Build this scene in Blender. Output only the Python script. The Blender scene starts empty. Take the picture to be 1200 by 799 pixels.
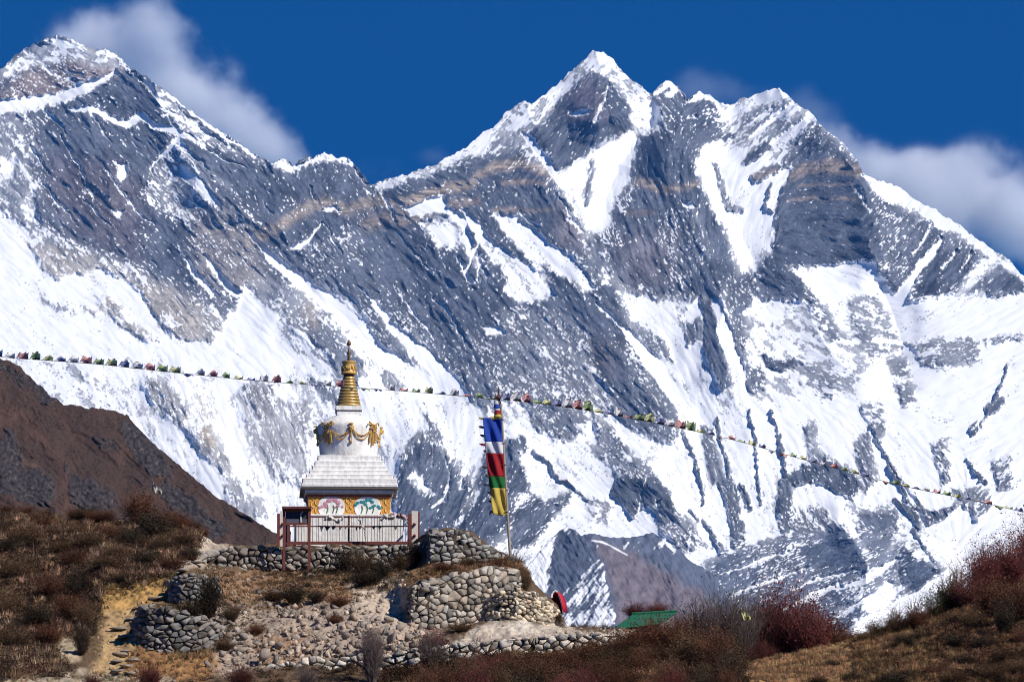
import bpy, bmesh, math, random
import numpy as np
from mathutils import Vector, Matrix

S = bpy.context.scene
C = S.collection
R = math.radians
# ---------------------------------------------------------------- camera
PITCH = R(8.0); FOC = 5400.0                     # long lens, looking up at the terrace and the wall behind it
cd = bpy.data.cameras.new('camera'); cam = bpy.data.objects.new('camera', cd); C.objects.link(cam)
cd.sensor_width = 36; cd.lens = 36 * FOC / 1200; cd.clip_start = .5; cd.clip_end = 90000
cam.location = (0, 0, 0); cam.rotation_euler = (R(90) + PITCH, 0, 0)
S.camera = cam
# ---------------------------------------------------------------- sky, sun, exposure
SUN_EL, SUN_AZ = R(40), R(55)                    # sun over the right shoulder
W = bpy.data.worlds.new('World'); S.world = W; W.use_nodes = True
nt = W.node_tree; nt.nodes.clear()
sky = nt.nodes.new('ShaderNodeTexSky'); sky.sky_type = 'NISHITA'; sky.sun_disc = False
sky.sun_elevation = SUN_EL; sky.sun_rotation = math.pi - SUN_AZ
sky.altitude = 4500; sky.air_density = 1.0; sky.dust_density = 0.0; sky.ozone_density = 6.0
tc = nt.nodes.new('ShaderNodeTexCoord')
va = nt.nodes.new('ShaderNodeVectorMath'); va.operation = 'ADD'; va.inputs[1].default_value = (0, 0, .42)
vn = nt.nodes.new('ShaderNodeVectorMath'); vn.operation = 'NORMALIZE'
tint = nt.nodes.new('ShaderNodeMix'); tint.data_type = 'RGBA'; tint.blend_type = 'MULTIPLY'
tint.inputs['Factor'].default_value = 1; tint.inputs[7].default_value = (.006, .57, .98, 1)
bg = nt.nodes.new('ShaderNodeBackground'); bg.inputs['Strength'].default_value = .115
wo = nt.nodes.new('ShaderNodeOutputWorld')
nt.links.new(tc.outputs['Generated'], va.inputs[0]); nt.links.new(va.outputs[0], vn.inputs[0])
nt.links.new(vn.outputs[0], sky.inputs['Vector']); nt.links.new(sky.outputs[0], tint.inputs[6])
nt.links.new(tint.outputs[2], bg.inputs[0]); nt.links.new(bg.outputs[0], wo.inputs[0])
sd = bpy.data.lights.new('sun', 'SUN'); sd.energy = 4.9; sd.angle = R(.53); sd.color = (1, .95, .88)
sun = bpy.data.objects.new('sun', sd); C.objects.link(sun)
SUNV = Vector((math.sin(SUN_AZ) * math.cos(SUN_EL), -math.cos(SUN_AZ) * math.cos(SUN_EL), math.sin(SUN_EL)))
sun.rotation_euler = SUNV.to_track_quat('Z', 'Y').to_euler()
S.view_settings.view_transform = 'Standard'; S.view_settings.look = 'None'
S.view_settings.exposure = 0.12; S.view_settings.gamma = 1; S.view_settings.use_curve_mapping = False
S.cycles.use_denoising = True
S.cycles.volume_bounces = 8; S.cycles.max_bounces = 10; S.cycles.diffuse_bounces = 3
S.cycles.transparent_max_bounces = 16
S.cycles.pixel_filter_type = 'BLACKMAN_HARRIS'; S.cycles.filter_width = 1.0
S.cycles.volume_step_rate = .35; S.cycles.volume_max_steps = 512

# ---------------------------------------------------------------- helpers
CP, SP = math.cos(PITCH), math.sin(PITCH)
def at(px, py, Y):
    """survey bearing (px, py) at distance Y ahead -> a point of the place"""
    a = (px - 600) / FOC; b = (399.5 - py) / FOC
    t = Y / (CP - b * SP)
    return Vector((a * t, Y, (SP + b * CP) * t))
def at_np(px, py, Y):
    a = (px - 600) / FOC; b = (399.5 - py) / FOC
    t = Y / (CP - b * SP)
    return np.stack(np.broadcast_arrays(a * t, Y + 0 * t, (SP + b * CP) * t), -1)

def tag(o, label=None, cat=None, group=None, kind=None):
    if label: o['label'] = label
    if cat: o['category'] = cat
    if group: o['group'] = group
    if kind: o['kind'] = kind
    return o
def empty(name, loc, rz=0):
    o = bpy.data.objects.new(name, None); C.objects.link(o); o.location = loc; o.rotation_euler = (0, 0, rz)
    o.empty_display_size = .2
    return o
def link(name, me, mat=None, parent=None, loc=None):
    o = bpy.data.objects.new(name, me); C.objects.link(o)
    if mat and not me.materials: me.materials.append(mat)
    if parent: o.parent = parent
    if loc is not None: o.location = loc
    return o
def np_mesh(name, V, F, col=None, smooth=False, cname='col'):
    """V (n,3), F (m,k) arrays -> mesh, optional per-vertex colour"""
    me = bpy.data.meshes.new(name)
    V = np.asarray(V, np.float32); F = np.asarray(F, np.int32)
    me.vertices.add(len(V)); me.vertices.foreach_set('co', V.ravel())
    k = F.shape[1]
    me.loops.add(F.size); me.loops.foreach_set('vertex_index', F.ravel())
    me.polygons.add(len(F)); me.polygons.foreach_set('loop_start', np.arange(0, F.size, k, dtype=np.int32))
    if smooth: me.polygons.foreach_set('use_smooth', np.ones(len(F), bool))
    if col is not None:
        c4 = np.ones((len(V), 4), np.float32); c4[:, :np.shape(col)[1]] = col
        at_ = me.attributes.new(cname, 'FLOAT_COLOR', 'POINT'); at_.data.foreach_set('color', c4.ravel())
    me.update(calc_edges=True); me.validate()
    return me
def grid_faces(nu, nv):
    i = np.arange(nu * nv).reshape(nv, nu)
    return np.stack([i[:-1, :-1], i[:-1, 1:], i[1:, 1:], i[1:, :-1]], -1).reshape(-1, 4)

class MB:
    """collects boxes, tubes and lathes, built as ONE mesh object"""
    def __init__(s): s.bm = bmesh.new()
    def box(s, c, d, rz=0, ry=0, rx=0, bev=0):
        M = Matrix.Translation(c) @ Matrix.Rotation(rz, 4, 'Z') @ Matrix.Rotation(ry, 4, 'Y') @ Matrix.Rotation(rx, 4, 'X') @ Matrix.Diagonal((*d, 1))
        g = bmesh.ops.create_cube(s.bm, size=1, matrix=M)
        if bev:
            es = list({e for v in g['verts'] for e in v.link_edges})
            bmesh.ops.bevel(s.bm, geom=es, offset=bev, segments=1, affect='EDGES')
        return s
    def tube(s, pts, r, n=8, caps=True):
        pts = [Vector(p) for p in pts]; rs = r if isinstance(r, (list, tuple)) else [r] * len(pts)
        rings = []
        for i, p in enumerate(pts):
            d = (pts[min(i + 1, len(pts) - 1)] - pts[max(i - 1, 0)]).normalized()
            a = d.orthogonal().normalized() if abs(d.z) < .95 else Vector((1, 0, 0)); a = (a - d * a.dot(d)).normalized(); b = d.cross(a)
            rings.append([s.bm.verts.new(p + (a * math.cos(k * 2 * math.pi / n) + b * math.sin(k * 2 * math.pi / n)) * rs[i]) for k in range(n)])
        for A, B in zip(rings[:-1], rings[1:]):
            for k in range(n): s.bm.faces.new((A[k], A[(k + 1) % n], B[(k + 1) % n], B[k]))
        if caps:
            s.bm.faces.new(rings[0][::-1]); s.bm.faces.new(rings[-1])
        return s
    def lathe(s, prof, c=(0, 0, 0), n=40):
        rings = []
        for r, z in prof:
            rings.append([s.bm.verts.new((c[0] + max(r, 1e-4) * math.cos(k * 2 * math.pi / n), c[1] + max(r, 1e-4) * math.sin(k * 2 * math.pi / n), c[2] + z)) for k in range(n)])
        for A, B in zip(rings[:-1], rings[1:]):
            for k in range(n): s.bm.faces.new((A[k], A[(k + 1) % n], B[(k + 1) % n], B[k]))
        s.bm.faces.new(rings[0][::-1]); s.bm.faces.new(rings[-1])
        return s
    def frustum(s, w0, z0, w1, z1):
        lo = [s.bm.verts.new((sx * w0, sy * w0, z0)) for sx, sy in ((-1, -1), (1, -1), (1, 1), (-1, 1))]
        hi = [s.bm.verts.new((sx * w1, sy * w1, z1)) for sx, sy in ((-1, -1), (1, -1), (1, 1), (-1, 1))]
        for k in range(4): s.bm.faces.new((lo[k], lo[(k + 1) % 4], hi[(k + 1) % 4], hi[k]))
        s.bm.faces.new(lo[::-1]); s.bm.faces.new(hi); return s
    def blob(s, c, d, seed=0, sub=2, amp=.25, rz=0):
        rnd = random.Random(seed)
        g = bmesh.ops.create_icosphere(s.bm, subdivisions=sub, radius=.5)
        ph = [rnd.uniform(0, 6) for _ in range(6)]
        M = Matrix.Translation(c) @ Matrix.Rotation(rz, 4, 'Z') @ Matrix.Diagonal((*d, 1))
        for v in g['verts']:
            p = v.co * 2
            k = 1 + amp * (math.sin(p.x * 3 + ph[0]) * math.sin(p.y * 4 + ph[1]) + .6 * math.sin(p.z * 6 + ph[2] + p.x * 4))
            v.co = M @ (v.co * k)
        return s
    def face(s, pts): s.bm.faces.new([s.bm.verts.new(p) for p in pts]); return s
    def build(s, name, mat, parent=None, smooth=False, loc=None):
        bmesh.ops.recalc_face_normals(s.bm, faces=s.bm.faces)
        me = bpy.data.meshes.new(name); s.bm.to_mesh(me); s.bm.free()
        if smooth: me.polygons.foreach_set('use_smooth', np.ones(len(me.polygons), bool))
        return link(name, me, mat, parent, loc)

def mat(name, col=(.5, .5, .5), rough=.8, var=.25, scale=6, attr=None, bump=0, bscale=30, metal=0, objvar=0, spec=.3, trans=0):
    """procedural surface: base colour (or the 'col' attribute) broken up by noise, with bump"""
    m = bpy.data.materials.new(name); m.use_nodes = True; n = m.node_tree; b = n.nodes['Principled BSDF']
    b.inputs['Roughness'].default_value = rough; b.inputs['Metallic'].default_value = metal
    b.inputs['Specular IOR Level'].default_value = spec
    if attr:
        src = n.nodes.new('ShaderNodeAttribute'); src.attribute_name = attr; out = src.outputs['Color']
    else:
        src = n.nodes.new('ShaderNodeRGB'); src.outputs[0].default_value = (*col, 1); out = src.outputs[0]
    tcn = n.nodes.new('ShaderNodeTexCoord')
    if var:
        ns = n.nodes.new('ShaderNodeTexNoise'); ns.inputs['Scale'].default_value = scale; ns.inputs['Detail'].default_value = 6; ns.inputs['Roughness'].default_value = .65
        n.links.new(tcn.outputs['Object'], ns.inputs['Vector'])
        mr = n.nodes.new('ShaderNodeMapRange'); mr.inputs[1].default_value = .25; mr.inputs[2].default_value = .75
        mr.inputs[3].default_value = 1 - var; mr.inputs[4].default_value = 1 + var
        n.links.new(ns.outputs['Fac'], mr.inputs[0])
        mx = n.nodes.new('ShaderNodeMix'); mx.data_type = 'RGBA'; mx.blend_type = 'MULTIPLY'; mx.inputs['Factor'].default_value = 1
        n.links.new(out, mx.inputs[6]); n.links.new(mr.outputs[0], mx.inputs[7]); out = mx.outputs[2]
    if objvar:
        oi = n.nodes.new('ShaderNodeObjectInfo'); hs = n.nodes.new('ShaderNodeHueSaturation')
        m1 = n.nodes.new('ShaderNodeMapRange'); m1.inputs[3].default_value = 1 - objvar; m1.inputs[4].default_value = 1 + objvar
        n.links.new(oi.outputs['Random'], m1.inputs[0]); n.links.new(m1.outputs[0], hs.inputs['Value']); n.links.new(out, hs.inputs['Color']); out = hs.outputs[0]
    n.links.new(out, b.inputs['Base Color'])
    if bump:
        nb = n.nodes.new('ShaderNodeTexNoise'); nb.inputs['Scale'].default_value = bscale; nb.inputs['Detail'].default_value = 5
        n.links.new(tcn.outputs['Object'], nb.inputs['Vector'])
        bp = n.nodes.new('ShaderNodeBump'); bp.inputs['Strength'].default_value = bump; bp.inputs['Distance'].default_value = .05
        n.links.new(nb.outputs['Fac'], bp.inputs['Height']); n.links.new(bp.outputs[0], b.inputs['Normal'])
    if trans:
        b.inputs['Transmission Weight'].default_value = 0
        ts = n.nodes.new('ShaderNodeBsdfTranslucent'); ms = n.nodes.new('ShaderNodeMixShader'); ms.inputs[0].default_value = trans
        n.links.new(out, ts.inputs[0]); n.links.new(b.outputs[0], ms.inputs[1]); n.links.new(ts.outputs[0], ms.inputs[2])
        n.links.new(ms.outputs[0], n.nodes['Material Output'].inputs[0])
    return m
# ---------------------------------------------------------------- mountain maps (numpy)
def perlin(x, y, seed):
    rng = np.random.RandomState(seed)
    n = 256
    perm = rng.permutation(n)
    perm = np.concatenate([perm, perm])
    ang = rng.rand(n) * 2 * np.pi
    gx, gy = np.cos(ang).astype(np.float32), np.sin(ang).astype(np.float32)
    xi = np.floor(x).astype(np.int32); yi = np.floor(y).astype(np.int32)
    xf = (x - xi).astype(np.float32); yf = (y - yi).astype(np.float32)
    xi &= 255; yi &= 255
    u = xf * xf * xf * (xf * (xf * 6 - 15) + 10); v = yf * yf * yf * (yf * (yf * 6 - 15) + 10)
    x1 = (xi + 1) & 255; y1 = (yi + 1) & 255
    h00 = perm[perm[xi] + yi]; h10 = perm[perm[x1] + yi]; h01 = perm[perm[xi] + y1]; h11 = perm[perm[x1] + y1]
    a = gx[h00] * xf + gy[h00] * yf
    b = gx[h10] * (xf - 1) + gy[h10] * yf
    c = gx[h01] * xf + gy[h01] * (yf - 1)
    d = gx[h11] * (xf - 1) + gy[h11] * (yf - 1)
    return ((a + u * (b - a)) * (1 - v) + (c + u * (d - c)) * v) * 1.45

def fbm(x, y, seed, oct=4, gain=.5):
    r = 0; a = 1.; f = 1.; s = 0
    for o in range(oct):
        r = r + a * perlin(x * f + o * 7.3, y * f + o * 3.1, seed + o); s += a * a
        a *= gain; f *= 2.03
    return r / math.sqrt(s)

def sstep(a, b, x):
    t = np.clip((x - a) / (b - a), 0, 1)
    return t * t * (3 - 2 * t)

def polymask(X, Y, pts, f):
    """soft polygon: signed distance to the outline, feathered over f"""
    pts = np.array(pts, float)
    x0, y0 = pts.min(0) - f; x1, y1 = pts.max(0) + f
    m = np.zeros(X.shape, np.float32)
    sel = (X > x0) & (X < x1) & (Y > y0) & (Y < y1)
    if not sel.any(): return m
    px, py = X[sel], Y[sel]
    d = np.full(px.shape, 1e9, np.float32); inside = np.zeros(px.shape, bool)
    n = len(pts)
    for i in range(n):
        ax, ay = pts[i]; bx, by = pts[(i + 1) % n]
        ex, ey = bx - ax, by - ay
        t = np.clip(((px - ax) * ex + (py - ay) * ey) / (ex * ex + ey * ey + 1e-9), 0, 1)
        d = np.minimum(d, (px - ax - t * ex) ** 2 + (py - ay - t * ey) ** 2)
        c = ((ay > py) != (by > py))
        with np.errstate(divide='ignore', invalid='ignore'):
            xc = (bx - ax) * (py - ay) / (by - ay if by != ay else 1e-9) + ax
        inside ^= c & (px < xc)
    sd = np.sqrt(d) * np.where(inside, 1, -1)
    m[sel] = sstep(-f, f, sd)
    return m

def linemask(X, Y, pts, f=1.5):
    """soft polyline of (x, y, half width)"""
    m = np.zeros(X.shape, np.float32)
    for (ax, ay, aw), (bx, by, bw) in zip(pts[:-1], pts[1:]):
        r = max(aw, bw) + f
        sel = (X > min(ax, bx) - r) & (X < max(ax, bx) + r) & (Y > min(ay, by) - r) & (Y < max(ay, by) + r)
        if not sel.any(): continue
        px, py = X[sel], Y[sel]
        ex, ey = bx - ax, by - ay
        t = np.clip(((px - ax) * ex + (py - ay) * ey) / (ex * ex + ey * ey + 1e-9), 0, 1)
        d = np.sqrt((px - ax - t * ex) ** 2 + (py - ay - t * ey) ** 2)
        w = aw + t * (bw - aw)
        m[sel] = np.maximum(m[sel], 1 - sstep(w - f, w + f, d))
    return m

SKYLINE = [(-220,190),(-120,150),(-60,118),(0,82),(8,75),(22,62),(32,54),(45,48),(65,42),(85,47),(110,57),(125,59),(140,67),(152,79),(165,86),
 (180,97),(200,112),(230,135),(260,155),(290,175),(316,191),(322,188),(333,186),(343,195),(360,184),(367,186),(380,178),(395,184),(404,183),(420,199),(436,216),
 (445,213),(465,207),(480,203),(505,195),(525,183),(540,177),(560,160),(580,147),(590,135),(600,127),(612,120),(622,123),(640,110),(655,98),
 (670,82),(680,72),(695,59),(710,64),(718,71),(730,84),(745,96),(757,106),(765,110),(770,102),(784,93),(797,103),(806,116),(820,107),(830,111),
 (843,122),(855,122),(870,117),(890,110),(912,103),(925,114),(940,127),(950,132),(962,148),(975,158),(990,171),(1005,188),(1012,204),(1030,211),
 (1045,216),(1060,225),(1090,243),(1120,262),(1150,282),(1175,299),(1200,324),(1260,362),(1330,392),(1420,450)]

def P(v, f, *pts): return ('p', v, f, pts)
def L(v, f, *pts): return ('l', v, f, pts)
# snow cover of the face, 0 bare rock .. 1 snow; later entries lie over earlier ones
SNOW = [
 # ---- left peak
 P(.20,20,(-220,0),(440,0),(452,240),(470,310),(430,345),(370,330),(330,310),(300,330),(285,370),(230,355),(180,330),(140,308),(95,292),(60,275),(20,255),(-220,210)),
 P(.5,14,(-220,150),(0,130),(40,140),(50,180),(45,260),(20,250),(-220,240)),
 P(.62,8,(0,80),(65,40),(125,56),(150,80),(120,88),(75,72),(30,84),(0,100)),
 P(.30,5,(-220,150),(0,98),(30,84),(75,76),(120,84),(145,84),(110,98),(60,106),(0,116)),
 L(.9,4,(-100,150,10),(0,124,8),(40,122,8),(75,112,6),(100,102,6),(135,85,3)),
 L(.8,3,(30,62,2),(45,70,2),(60,86,1.5)),
 P(.10,6,(100,118),(150,90),(165,90),(190,122),(204,150),(180,146),(150,142),(128,132)),
 L(.95,2,(84,128,3),(105,127,4),(130,139,4),(150,145,5),(165,137,5),(180,147,4),(205,154,4),(240,170,3)),
 L(.9,2,(42,120,2),(72,148,1.5),(82,165,1),(100,200,1)),
 P(.13,12,(60,160),(120,150),(170,180),(175,220),(160,300),(100,280),(60,220)),
 P(.5,8,(0,165),(25,160),(35,200),(0,215)),
 P(.08,4,(186,256),(200,240),(205,250),(208,310),(200,325),(185,315)),
 L(.85,1.5,(155,84,2),(176,102,3),(198,128,3),(207,150,3)),
 P(.55,4,(165,86),(230,132),(318,190),(310,199),(240,168),(205,150),(190,120)),
 L(.95,2,(178,196,1.5),(190,182,3),(208,165,5),(222,180,4),(235,190,3),(262,214,3),(282,236,2)),
 P(.48,8,(176,200),(208,170),(240,200),(262,245),(230,262),(190,250),(170,230)),
 L(.97,2,(210,196,3),(222,206,6),(240,224,5),(258,244,3)),
 P(.12,10,(215,165),(318,195),(440,215),(445,235),(390,236),(320,262),(290,255),(250,200)),
 P(.85,3,(318,190),(333,184),(345,194),(380,176),(405,181),(418,197),(405,192),(385,189),(365,193),(345,204),(325,198)),
 L(.8,2,(405,186,2),(425,208,2),(436,218,1.5)),
 L(.7,1.2,(365,188,1.2),(376,208,1.2)), L(.7,1.2,(362,218,1.4),(370,236,1)), L(.6,1.2,(308,236,1),(330,262,1.6),(342,278,1.6)),
 P(.28,10,(235,245),(290,240),(300,280),(290,320),(250,320),(225,290)),
 P(.14,8,(300,262),(370,238),(440,240),(450,260),(420,285),(350,285),(310,285)),
 P(.9,2,(374,246),(386,243),(394,238),(400,246),(385,249)),
 P(.32,8,(340,285),(420,268),(440,300),(425,335),(380,320)),
 L(.95,1.5,(378,262,1.4),(366,278,2),(352,288,4),(342,289,3)), L(.75,1.2,(380,262,1),(400,296,1)),
 # ---- middle dark face
 P(.14,14,(440,222),(500,200),(600,170),(640,200),(680,270),(700,330),(750,420),(800,520),(770,540),(690,470),(620,460),(560,470),(540,455),(500,400),(450,350),(425,300)),
 P(.12,4,(425,262),(462,262),(500,320),(520,360),(510,400),(480,360),(450,330)),
 P(.95,5,(440,217),(465,206),(505,194),(540,176),(565,165),(540,186),(505,202),(470,214),(446,224)),
 P(.5,6,(446,218),(540,182),(600,150),(618,158),(600,178),(560,180),(500,200)),
 P(.72,6,(540,176),(580,146),(612,122),(625,124),(640,112),(640,128),(610,150),(575,168),(545,184)),
 P(.62,6,(612,124),(640,110),(695,58),(712,64),(690,84),(660,112),(640,140),(622,150),(600,156)),
 L(.7,2,(446,218,2),(455,240,2.5),(462,256,1.5)),
 L(.75,1.5,(466,270,1),(478,288,1.6),(500,312,1)),
 P(.95,2,(472,243),(490,236),(508,231),(520,229),(524,240),(526,247),(510,250),(495,254),(480,252)),
 P(.62,5,(490,258),(530,250),(545,262),(560,300),(585,330),(570,330),(540,290),(510,290)),
 P(.88,3,(503,266),(525,258),(535,270),(533,286),(515,290),(506,280)),
 L(.92,2,(526,246,4),(545,262,4),(552,285,3)), L(.9,2,(542,247,2),(560,266,6),(572,292,4),(590,318,3),(606,340,3)),
 L(.85,1.5,(560,270,2),(562,300,1.6),(562,335,1.4)), L(.8,1.5,(558,290,2),(548,320,1.5)), L(.8,1.5,(536,300,2),(550,328,4)),
 P(.66,6,(572,278),(600,296),(640,322),(655,345),(640,350),(610,352),(590,340),(570,300)),
 P(.82,5,(585,250),(605,252),(640,282),(672,300),(700,335),(700,345),(680,340),(650,318),(620,300),(600,280)),
 P(.9,4,(640,345),(650,352),(612,340),(620,330)), L(.85,1.5,(610,248,1.3),(630,266,2)),
 P(.14,4,(570,310),(585,312),(600,338),(590,345),(575,335)),
 P(.95,2,(565,382),(578,380),(590,386),(593,396),(582,394),(570,391)),
 P(.40,12,(520,360),(560,400),(640,400),(680,440),(640,480),(580,470),(540,430)),
 P(.55,14,(600,400),(680,380),(700,430),(740,480),(700,480),(640,470)),
 P(.10,8,(680,330),(720,335),(735,380),(770,440),(790,480),(790,520),(750,500),(715,455),(690,410),(675,370)),
 P(.35,8,(725,400),(745,400),(790,470),(800,520),(770,510),(740,460)),
 # ---- central peak
 P(.12,5,(690,84),(716,92),(735,120),(748,148),(700,168),(672,196),(652,200),(640,178),(618,158),(640,142),(664,112)),
 P(.68,5,(695,60),(718,70),(745,96),(768,118),(786,160),(778,165),(760,140),(740,118),(715,92),(698,80)),
 P(.85,3,(667,133),(680,128),(694,130),(692,134),(676,136)), L(.7,1.5,(705,122,2),(696,146,2)), L(.7,2,(715,102,2),(708,120,2.5),(698,140,1.5)),
 P(.8,4,(735,140),(745,125),(755,140),(768,140),(762,155),(745,150)),
 L(.95,2,(612,158,2),(624,166,4),(636,182,4),(650,202,4),(662,226,3),(680,254,3)),
 P(.94,5,(652,206),(672,196),(690,182),(722,166),(755,152),(754,170),(738,188),(748,208),(726,228),(714,250),(704,272),(692,272),(678,248),(664,222)),
 L(.35,4,(694,188,2),(690,216,4),(688,240,3)),
 P(.5,5,(722,232),(748,208),(756,216),(735,240),(715,270)),
 P(.9,2,(742,218),(750,214),(748,224),(738,230)),
 P(.12,10,(750,160),(775,150),(830,180),(850,260),(862,318),(850,345),(832,350),(800,345),(765,352),(730,335),(704,296),(722,250),(740,235)),
 P(.30,6,(780,240),(820,240),(840,300),(800,340),(785,320),(770,280)),
 P(.95,2,(798,236),(812,236),(816,242),(806,244)),
 P(.3,6,(690,282),(720,262),(735,272),(720,290),(700,330)),
 # ---- teeth right of the summit
 P(.2,6,(768,108),(784,94),(850,124),(870,140),(830,170),(800,180),(785,160)),
 P(.92,2,(766,112),(784,92),(799,105),(794,110),(784,102),(772,112)), P(.9,2,(804,118),(820,106),(844,122),(846,130),(826,116),(810,120)),
 P(.85,2,(778,108),(792,106),(790,114),(780,114)), P(.85,2,(806,140),(818,132),(820,140)), P(.85,2,(836,136),(858,138),(860,142),(840,142)), P(.85,2,(845,150),(862,150),(860,156)),
 # ---- right peak
 P(.60,8,(840,124),(912,102),(950,132),(930,165),(900,180),(870,200),(850,160)),
 P(.86,4,(846,134),(885,112),(912,104),(922,114),(895,122),(865,136),(850,140)),
 L(.9,2,(950,134,3),(930,155,5),(908,172,7),(885,190,7),(862,204,6)), L(.85,2,(930,122,2),(900,146,3),(880,162,2)), L(.8,1.5,(905,128,2),(875,150,3),(860,165,2)),
 P(.15,3,(870,188),(900,166),(905,172),(880,192),(862,200)), P(.15,3,(840,160),(862,156),(852,166)),
 P(.2,8,(955,140),(1005,190),(1010,205),(930,200),(920,190),(940,160)),
 P(.90,6,(812,190),(822,176),(842,166),(850,175),(876,172),(866,192),(900,188),(930,198),(918,225),(908,250),(895,290),(882,310),(868,305),(852,278),(838,250),(822,220)),
 P(.94,3,(846,188),(876,172),(870,190),(850,200)),
 P(.25,3,(878,205),(900,196),(925,190),(910,204),(885,214)),
 L(.45,3,(838,190,3),(845,215,4),(855,245,5),(870,248,3)), L(.4,2,(905,215,2),(896,240,1.5),(905,250,1)),
 P(.06,4,(918,222),(932,196),(965,184),(1006,190),(1020,220),(1034,270),(1036,330),(1022,308),(1000,306),(960,312),(925,312),(904,298),(908,262)),
 L(.6,2,(1004,220,2),(1012,236,3),(1020,248,2)),
 P(.30,6,(1012,214),(1060,245),(1110,270),(1140,290),(1195,325),(1160,340),(1110,345),(1065,360),(1040,340),(1030,270)),
 P(.1,4,(1062,300),(1092,262),(1098,270),(1072,318)), P(.07,4,(1072,345),(1100,290),(1130,305),(1138,318),(1105,345)), P(.1,3,(1178,320),(1200,330),(1200,340),(1160,352),(1158,336)),
 P(.97,3,(1010,204),(1044,216),(1090,242),(1150,282),(1200,322),(1200,330),(1150,292),(1100,262),(1070,245),(1050,240),(1024,226)),
 L(.8,1.5,(1070,244,2),(1048,262,1.5)), L(.85,1.5,(1092,262,1.5),(1080,284,2.5),(1070,298,2)), L(.96,1.5,(1104,280,3),(1086,305,5),(1066,330,6),(1056,348,7)),
 L(.8,1.5,(1122,292,1.5),(1104,312,2.5)), L(.9,1.5,(1138,296,2),(1128,318,2)), P(.85,4,(1150,300),(1176,305),(1165,318),(1130,345),(1125,340)),
 # ---- lower right snow
 P(.93,8,(928,318),(1028,306),(1036,335),(1056,355),(1130,346),(1200,345),(1420,440),(1420,640),(1200,640),(1080,600),(980,570),(900,560),(860,500),(880,470),(960,470),(1010,440),(1020,400),(980,390),(960,350)),
 P(.55,6,(992,350),(1030,345),(1045,375),(1060,410),(1020,420),(1000,390)),
 P(.12,5,(896,300),(912,300),(940,330),(958,352),(925,354),(900,356),(885,345),(888,320)),
 P(.26,8,(850,320),(890,320),(890,360),(880,400),(870,440),(862,400),(850,360)),
 P(.66,10,(870,370),(925,352),(960,352),(985,390),(1015,425),(1010,455),(960,470),(900,470),(880,430)),
 P(.9,5,(870,368),(885,352),(915,352),(920,372),(890,378)),
 P(.2,3,(896,415),(915,422),(930,420),(940,428),(915,432),(898,428)),
 P(.45,6,(880,430),(900,440),(890,460),(872,460)),P(.4,4,(945,335),(960,352),(990,395),(975,400),(955,375)),
 P(.25,3,(1060,402),(1105,408),(1110,416),(1080,412)), P(.5,6,(1065,400),(1100,395),(1150,395),(1148,425),(1120,432),(1080,430)), P(.5,4,(1150,395),(1200,388),(1200,400),(1155,405)),
 P(.2,3,(1152,478),(1175,464),(1180,470),(1165,486),(1155,486)), P(.25,2,(1136,500),(1146,492),(1150,505),(1140,510)),
 P(.5,4,(1005,475),(1035,470),(1040,500),(1030,525)), L(.4,1.5,(1022,500,2),(1042,540,2),(1064,570,2),(1100,620,3),(1110,660,2)),
 # couloirs at centre
 P(.96,3,(822,344),(818,375),(822,410),(820,440),(800,450),(788,430),(795,400),(802,370)),
 L(.97,2,(838,350,3),(846,378,7),(858,415,9),(868,445,8),(874,475,6),(880,510,8)),
 P(.12,3,(824,352),(834,352),(840,390),(848,420),(858,450),(848,456),(838,440),(828,410),(826,380)),
 P(.35,5,(800,380),(820,372),(820,400),(806,410)),
 P(.88,5,(732,348),(760,345),(785,365),(800,400),(810,430),(800,440),(780,420),(760,395),(740,372)),
 L(.97,2,(728,382,2),(745,402,5),(765,428,7),(790,460,10),(812,480,10),(830,500,12)),
 P(.45,5,(742,380),(780,395),(790,425),(772,418),(752,400)),
 # ---- centre bottom snow
 P(.85,12,(600,500),(690,480),(740,500),(790,520),(820,480),(870,470),(900,560),(900,660),(840,680),(780,640),(690,640),(620,620),(610,550)),
 P(.4,6,(690,480),(715,500),(740,530),(725,540),(700,520)), P(.45,8,(650,468),(690,476),(690,510),(665,515),(645,490)),
 P(.12,3,(716,578),(724,562),(745,546),(768,556),(784,575),(795,600),(775,604),(756,590),(742,606),(730,590)), L(.95,1,(760,552,1),(748,602,2)), P(.9,2,(768,588),(776,584),(770,604),(764,604)),
 P(.18,3,(848,566),(858,564),(866,580),(868,600),(856,598)), P(.2,3,(858,615),(870,610),(874,640),(860,642)), L(.3,1.5,(868,570,3),(880,595,3)), L(.35,1.5,(840,490,2),(850,530,2),(858,570,3)),
 L(.4,1.5,(826,610,1),(845,640,4),(850,660,3)), L(.35,1.2,(808,596,1),(818,612,2)), L(.5,1,(884,500,1),(888,540,1.5),(892,590,1.5)),L(.4,1.4,(878,480,1),(886,520,2)),
 P(.5,8,(690,580),(720,590),(715,615),(690,610)),
 P(.16,3,(598,515),(612,512),(618,525),(610,535),(602,525)), P(.14,4,(590,530),(600,530),(618,555),(622,580),(606,575),(592,555)),
 # ---- left lower: glacier apron
 P(.93,10,(-220,215),(-10,252),(14,258),(36,290),(60,318),(100,322),(150,340),(180,352),(215,385),(255,390),(285,360),(320,385),(345,425),(330,450),(240,440),(150,420),(-220,430)),
 P(.5,5,(32,284),(60,284),(100,310),(110,322),(88,322),(70,330),(50,318)),
 P(.45,5,(56,284),(100,290),(140,308),(155,322),(130,326),(100,320)),
 P(.5,5,(108,345),(128,345),(150,370),(190,400),(172,402),(140,385)),
 P(.42,6,(152,332),(172,328),(230,355),(262,380),(250,400),(210,400),(190,385)),
 P(.93,4,(100,320),(118,315),(140,328),(165,345),(182,372),(160,365),(130,340)),
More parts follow.
